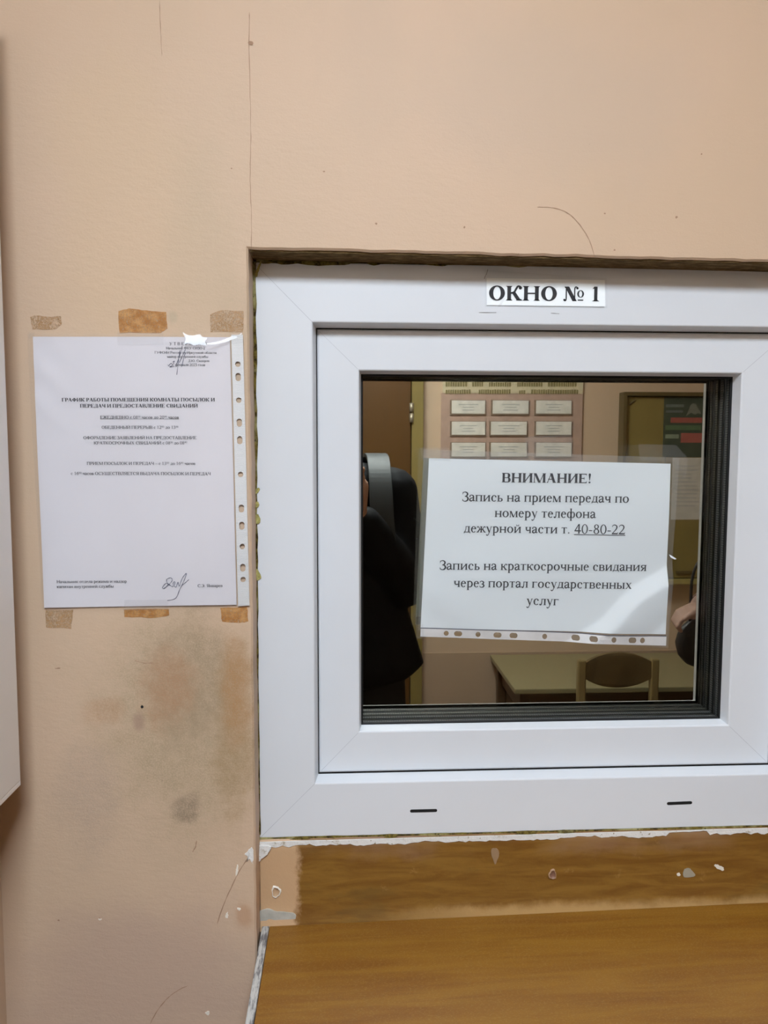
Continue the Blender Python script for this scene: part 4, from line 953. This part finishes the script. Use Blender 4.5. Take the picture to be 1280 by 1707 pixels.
# ---------------------------------------------------------------- people
def blob(name, parts, mat, parent, voxel, smooth_it=4):
    """one continuous surface grown over tapered limbs: parts = [(points, radii, squash)]"""
    bm = bmesh.new()
    def ball(p, r, sq=(1, 1, 1)):
        bmesh.ops.create_icosphere(bm, subdivisions=2, radius=1, matrix=Matrix.Translation(p) @ Matrix.Diagonal((r*sq[0], r*sq[1], r*sq[2], 1)))
    for pts, rad, sq in parts:
        P = [V(p) for p in pts]; R = rad if isinstance(rad, (list, tuple)) else [rad]*len(P)
        if len(P) == 1: ball(P[0], R[0], sq); continue
        for (a, ra), (b, rb) in zip(zip(P, R), zip(P[1:], R[1:])):
            k = max(2, int((b-a).length/(min(ra, rb)*.28*min(1, sq[2]*1.1)))+1)
            for i in range(k+1): s = i/k; ball(a.lerp(b, s), ra+(rb-ra)*s, sq)
    me = bpy.data.meshes.new(name); bm.to_mesh(me); bm.free(); o = link(name, me, mat, parent, True)
    r = o.modifiers.new('remesh', 'REMESH'); r.mode = 'VOXEL'; r.voxel_size = voxel; r.use_smooth_shade = True
    if smooth_it: s = o.modifiers.new('smooth', 'SMOOTH'); s.iterations = smooth_it; s.factor = .5
    return o
I3 = (1, 1, 1)
def skin(name): return plain(name, (.55, .33, .24, 1), .5, .4, .06, 40)
M_SKIN = skin('skin'); M_COAT = plain('black_coat_fabric', (.007, .008, .011, 1), .7, .2, .2, 30); M_TRS = plain('black_trousers', (.008, .008, .009, 1), .8); M_HAIR = plain('dark_hair', (.03, .02, .015, 1), .6); M_SHOE = plain('black_shoe', (.01, .01, .01, 1), .4); M_WHT = plain('eye_white', (.7, .68, .65, 1), .3); M_LIP = plain('lips', (.42, .2, .17, 1), .5); M_PUP = plain('pupil', (.02, .015, .01, 1), .2)
def face(parent, hc, s=1., fy=1):
    """eyes, brows and mouth on a head centred at hc that looks along +Y"""
    for sx in (-1, 1):
        e = MB(); bm = bmesh.new(); bmesh.ops.create_uvsphere(bm, u_segments=12, v_segments=8, radius=.0110*s, matrix=Matrix.Translation(hc+V((sx*.029*s, .0725*s, .004*s)))); me = bpy.data.meshes.new('eye'); bm.to_mesh(me); bm.free(); eo = link('eye', me, M_WHT, parent, True)
        bm = bmesh.new(); bmesh.ops.create_uvsphere(bm, u_segments=10, v_segments=6, radius=.0050*s, matrix=Matrix.Translation(hc+V((sx*.029*s, .0797*s, .004*s)))); me = bpy.data.meshes.new('pupil'); bm.to_mesh(me); bm.free(); link('pupil', me, M_PUP, eo, True)
        MB().tube([hc+V((sx*.014, .091, .021))*s, hc+V((sx*.030, .090, .027))*s, hc+V((sx*.047, .078, .022))*s], [.003*s, .004*s, .002*s], 6).build('eyebrow', M_HAIR, parent, True)
    MB().tube([hc+V((-.023, .079, -.053))*s, hc+V((-.010, .090, -.051))*s, hc+V((0, .092, -.052))*s, hc+V((.010, .090, -.051))*s, hc+V((.023, .079, -.053))*s], [.002*s, .0055*s, .006*s, .0055*s, .002*s], 8).build('lips', M_LIP, parent, True)
def head_parts(hc, s=1.):
    h = lambda x, y, z: hc+V((x, y, z))*s
    return [([h(0, -.012, .03)], [.094*s], (.82, 1.0, 1.0)), ([h(0, .02, -.035)], [.078*s], (.84, .92, 1.0)), ([h(0, .045, -.085), h(0, .055, -.098)], [.036*s, .028*s], I3),
            ([h(0, .083, .012), h(0, .098, -.022)], [.010*s, .014*s], I3), ([h(-.011, .090, -.026)], [.010*s], I3), ([h(.011, .090, -.026)], [.010*s], I3),
            ([h(-.080, -.006, .012), h(-.080, -.010, -.022)], [.017*s, .011*s], (.5, .9, 1.2)), ([h(.080, -.006, .012), h(.080, -.010, -.022)], [.017*s, .011*s], (.5, .9, 1.2)),
            ([h(0, -.022, -.07), h(0, -.035, -.17)], [.056*s, .060*s], I3)]
def hand_parts(wr, palm, tips, thumb):
    """wrist, palm centre, four finger polylines and a thumb"""
    out = [([wr, palm], [.026, .030], I3)]
    for f in tips: out.append((f, [.0105, .0095, .0090, .0080][:len(f)], I3))
    out.append((thumb, [.013, .0115, .0095], I3)); return out

# the photographer, holding up a phone
PX, PY = -.055, -1.20

HC = V((PX-.012, PY+.070, 1.612))
shR, elR, wrR = V((PX+.195, PY, 1.380)), V((PX+.228, PY+.055, 1.120)), V((.034, -.985, 1.340))
shL, elL, wrL = V((PX-.195, PY, 1.380)), V((PX-.200, PY+.100, 1.120)), V((-.115, -.985, 1.335))
ph0 = V((-.062, 0, 1.366)); ph1 = V((.014, 0, 1.516))      # phone outline x,z
yph = -.846
def fingers(sx, xe, z0):
    o = []
    for k, (dz, L) in enumerate(((.034, 1.), (.012, 1.06), (-.010, 1.), (-.031, .82))):
        kn = V((xe+sx*.022, yph-.050, z0+dz)); o.append([V((xe+sx*.026, yph-.085, z0+dz*.85-.004)), kn+V((sx*.008, .012, 0)), V((xe+sx*.010, yph-.006, z0+dz+.002)), V((xe-sx*.012*L, yph+.0145, z0+dz+.004))])
    return o
rz_ = 1.425; lz_ = 1.415
body = thing('person', 'person in a black coat holding up a phone, reflected at the left of the glass', 'person', (PX, PY, 0))
parts = head_parts(HC)
parts += [([(PX, PY, 1.33), (PX, PY, 1.20), (PX, PY, 1.00), (PX, PY-.005, .93)], [.150, .138, .135, .145], (1, .72, 1)), ([shL, (PX, PY, 1.38), shR], [.066, .085, .066], I3)]
for sh_, el_, wr_ in ((shR, elR, wrR), (shL, elL, wrL)): parts += [([sh_, el_], [.058, .045], I3), ([el_, wr_], [.045, .027], I3)]
for sx in (-1, 1): parts += [([(PX+sx*.12, PY, .92), (PX+sx*.155, PY+.012, .50), (PX+sx*.165, PY-.012, .10)], [.085, .057, .040], I3), ([(PX+sx*.165, PY-.02, .055), (PX+sx*.18, PY+.15, .035)], [.040, .028], I3)]
parts += hand_parts(wrR, V((.034, -.935, 1.412)), fingers(1, .014, rz_), [V((.030, -.935, 1.395)), V((.020, -.885, 1.390)), V((.006, -.866, 1.40))])
parts += hand_parts(wrL, V((-.108, -.935, 1.405)), fingers(-1, -.062, lz_), [V((-.100, -.935, 1.39)), V((-.080, -.885, 1.384)), V((-.056, -.866, 1.39))])
bo = blob('body', parts, M_SKIN, body, .005, 3)
face(bo, HC)
blob('hair', [([HC+V((0, -.022, .046))], [.096], (.88, 1.0, .93)), ([HC+V((0, -.05, -.02))], [.078], (.95, .8, 1.1))], M_HAIR, body, .007, 2)
cp = []
cp += [([(PX, PY, 1.34), (PX, PY, 1.2), (PX+.02, PY, 1.02), (PX+.03, PY, .875)], [.185, .21, .240, .275], (1, .66, .34)), ([shL+V((.01, 0, .0)), (PX, PY-.01, 1.395), shR+V((-.01, 0, 0))], [.082, .100, .082], I3)]
cp += [([shR, elR], [.083, .078], I3), ([elR, elR.lerp(wrR, .86)], [.078, .050], I3), ([shL, elL], [.083, .074], I3), ([elL, elL.lerp(wrL, .86)], [.074, .050], I3)]
ct = blob('coat', cp, M_COAT, body, .009, 6)
m = MB()
for k in range(3): m.tube(spline([elR.lerp(shR, .25+.22*k)+V((.05, .06, .01)), elR.lerp(shR, .22+.22*k)+V((.079, .01, -.006)), elR.lerp(shR, .24+.22*k)+V((.06, -.06, 0))], 5), .004, 6)
m.build('sleeve_crease', M_TRS, ct, True)
tr = []
for sx in (-1, 1): tr += [([(PX+sx*.12, PY, .93), (PX+sx*.155, PY+.012, .50), (PX+sx*.165, PY-.012, .09)], [.118, .098, .075], I3)]
blob('trousers', tr, M_TRS, body, .010, 4)
for sx in (-1, 1): blob('shoe', [([(PX+sx*.165, PY-.04, .055), (PX+sx*.18, PY+.16, .042)], [.052, .042], (1, 1, 1))], M_SHOE, body, .008, 3)
# phone
ph = thing('smartphone', 'black phone held up in both hands by the person in the black coat', 'phone', (-.024, yph, ph0.z))
MB().box((ph0.x, yph-.004, ph0.z), (ph1.x, yph+.004, ph1.z)).build('phone_body', plain('black_glass_phone', (.02, .02, .025, 1), .2), ph, bevel=.003, seg=3)
MB().box((ph0.x+.003, yph-.0045, ph0.z+.004), (ph1.x-.003, yph-.004, ph1.z-.004)).build('screen', plain('dark_screen', (.03, .03, .04, 1), .1), ph)
for dx, dz in ((0, 0), (0, -.024)): MB().tube([(dx, yph+.0038, CAM_Z+dz), (dx, yph+.0062, CAM_Z+dz)], .0085, 16).build('lens_ring', plain('lens_metal', (.08, .08, .09, 1), .3, .5, .1, 30, 0, 300, .8), ph, True)
# backpack
M_BP = plain('dark_backpack_nylon', (.022, .028, .032, 1), .5); M_ST = plain('grey_strap', (.022, .030, .035, 1), .55)
bp = thing('backpack', 'dark backpack worn by the person in the black coat, grey strap over the shoulder', 'backpack', (PX, PY-.30, 1.0))
blob('pack_body', [([(PX-.06, PY-.27, 1.10), (PX-.06, PY-.27, 1.33)], [.12, .11], (1, .75, 1)), ([(PX+.06, PY-.27, 1.10), (PX+.06, PY-.27, 1.33)], [.12, .11], (1, .75, 1))], M_BP, bp, .010, 4)
blob('pocket', [([(PX-.06, PY-.37, 1.12), (PX+.06, PY-.37, 1.12)], [.07, .07], (1, .6, 1.2))], M_BP, bp, .010, 3)
for sx in (-1, 1):
    c = [(PX+sx*.10, PY-.21, 1.35), (PX+sx*.135, PY-.10, 1.475), (PX+sx*.150, PY+.01, 1.492), (PX+sx*.155, PY+.10, 1.44), (PX+sx*.158, PY+.158, 1.33), (PX+sx*.165, PY+.160, 1.22), (PX+sx*.17, PY+.05, 1.07)]
    P = spline(c, 8); vs = []
    for i, p in enumerate(P):
        d = (P[min(i+1, len(P)-1)]-P[max(i-1, 0)]).normalized(); s = V((1, 0, 0)); up = d.cross(s).normalized()
        for a_, b_ in ((-1, -1), (1, -1), (1, 1), (-1, 1)): vs.append(p+s*.033*a_+up*.006*b_)
    n = len(P); MB().add(vs, [(4*i+k, 4*i+(k+1) % 4, 4*i+4+(k+1) % 4, 4*i+4+k) for i in range(n-1) for k in range(4)]+[(3, 2, 1, 0), tuple(4*n-4+k for k in range(4))]).build('shoulder_strap', M_ST, bp, bevel=.002)

# a second person further right, with a black bag
QX, QY = 1.60, -1.58
HQ = V((QX, QY+.07, 1.555))
M_MAUVE = plain('mauve_jacket', (.30, .19, .155, 1), .75, .2, .12, 25); M_BAG = plain('black_bag_leather', (.012, .012, .013, 1), .45); M_SKIRT = plain('black_skirt', (.010, .010, .011, 1), .8)
tipq = RP(1136, 1046, QY+.20); elbq = RP(1186, 1008, QY+.02)
sh2, el2, wr2 = V((QX-.165, QY, 1.305)), V((QX-.200, QY+.03, 1.02)), V((tipq.x+.085, QY+.175, .985))
sh3, el3, wr3 = V((QX+.165, QY, 1.305)), V((QX+.215, QY+.00, 1.04)), V((QX+.22, QY+.10, .80))
pr2 = thing('person', 'person in a mauve jacket with a black bag, reflected at the glass right edge', 'person', (QX, QY, 0))
q = head_parts(HQ, .95)
q += [([(QX, QY, 1.27), (QX, QY, 1.08), (QX, QY, .90)], [.135, .120, .140], (1, .72, 1)), ([sh2, (QX, QY, 1.31), sh3], [.055, .075, .055], I3)]
for a, b, c in ((sh2, el2, wr2), (sh3, el3, wr3)): q += [([a, b], [.050, .040], I3), ([b, c], [.040, .025], I3)]
for sx in (-1, 1): q += [([(QX+sx*.085, QY, .86), (QX+sx*.09, QY+.01, .46), (QX+sx*.09, QY-.01, .09)], [.082, .053, .038], I3), ([(QX+sx*.09, QY-.02, .05), (QX+sx*.10, QY+.13, .032)], [.036, .026], I3)]
hp = wr2+V((-.045, .02, -.012)); q += hand_parts(wr2, hp, [[hp+V((-.01, .012*k-.02, .01-.004*k)), hp+V((-.045, .012*k-.016, -.004-.006*k)), hp+V((-.062, .012*k-.012, -.030-.005*k)), hp+V((-.052, .012*k-.010, -.050-.004*k))] for k in range(4)], [hp+V((.0, .03, .01)), hp+V((-.025, .045, .0)), hp+V((-.048, .042, -.018))])
hq = wr3+V((0, .02, -.055)); q += hand_parts(wr3, hq, [[hq+V((.0, .022-.014*k, -.02)), hq+V((-.004, .024-.015*k, -.058)), hq+V((-.012, .024-.015*k, -.082)), hq+V((-.022, .024-.014*k, -.10))] for k in range(4)], [hq+V((-.015, .02, .01)), hq+V((-.03, .035, -.025)), hq+V((-.032, .036, -.05))])
b2 = blob('body', q, plain('tanned_skin', (.34, .215, .17, 1), .55, .3, .08, 40), pr2, .0055, 3); face(b2, HQ, .95)
blob('hair', [([HQ+V((0, -.025, .045))], [.094], (.9, 1., .93)), ([HQ+V((0, -.06, -.02)), HQ+V((0, -.085, -.15))], [.085, .07], (1, .7, 1))], M_HAIR, pr2, .008, 3)
blob('jacket', [([(QX, QY, 1.29), (QX, QY, 1.05), (QX, QY, .86)], [.150, .150, .165], (1, .76, 1)), ([sh2, (QX, QY-.01, 1.325), sh3], [.072, .090, .072], I3),
                ([sh2, el2], [.072, .068], I3), ([el2, wr2], [.068, .050], I3), ([sh3, el3], [.072, .066], I3), ([el3, wr3], [.066, .045], I3)], M_MAUVE, pr2, .009, 5)
blob('skirt', [([(QX, QY, .90), (QX, QY, .55), (QX, QY, .28)], [.21, .30, .33], (1, .62, .3))], M_SKIRT, pr2, .012, 5)
for sx in (-1, 1): blob('boot', [([(QX+sx*.09, QY-.012, .30), (QX+sx*.09, QY-.02, .06), (QX+sx*.10, QY+.14, .042)], [.062, .05, .040], I3)], M_SHOE, pr2, .008, 3)
bc_ = RP(1172, 1066, QY+.17)
bg = thing('handbag', 'round black handbag held in front of the mauve jacket, reflected in the glass', 'bag', (bc_.x, QY+.17, bc_.z-.11))
blob('bag_body', [([(bc_.x-.01, QY+.165, bc_.z-.01), (bc_.x+.05, QY+.17, bc_.z-.012)], [.088, .092], (1, .42, 1.05))], M_BAG, bg, .008, 4)
lc = RP(1171, 961, QY+.165); P = []
for k in range(17): a = math.pi*(k/16); P.append((lc.x+.040*math.cos(a), QY+.168, bc_.z+.06 if k in (0, 16) else lc.z+(.060*math.sin(a))-.05*(1-math.sin(a))))
MB().tube(spline(P, 3), .0052, 8).build('bag_handle', M_BAG, bg, True)
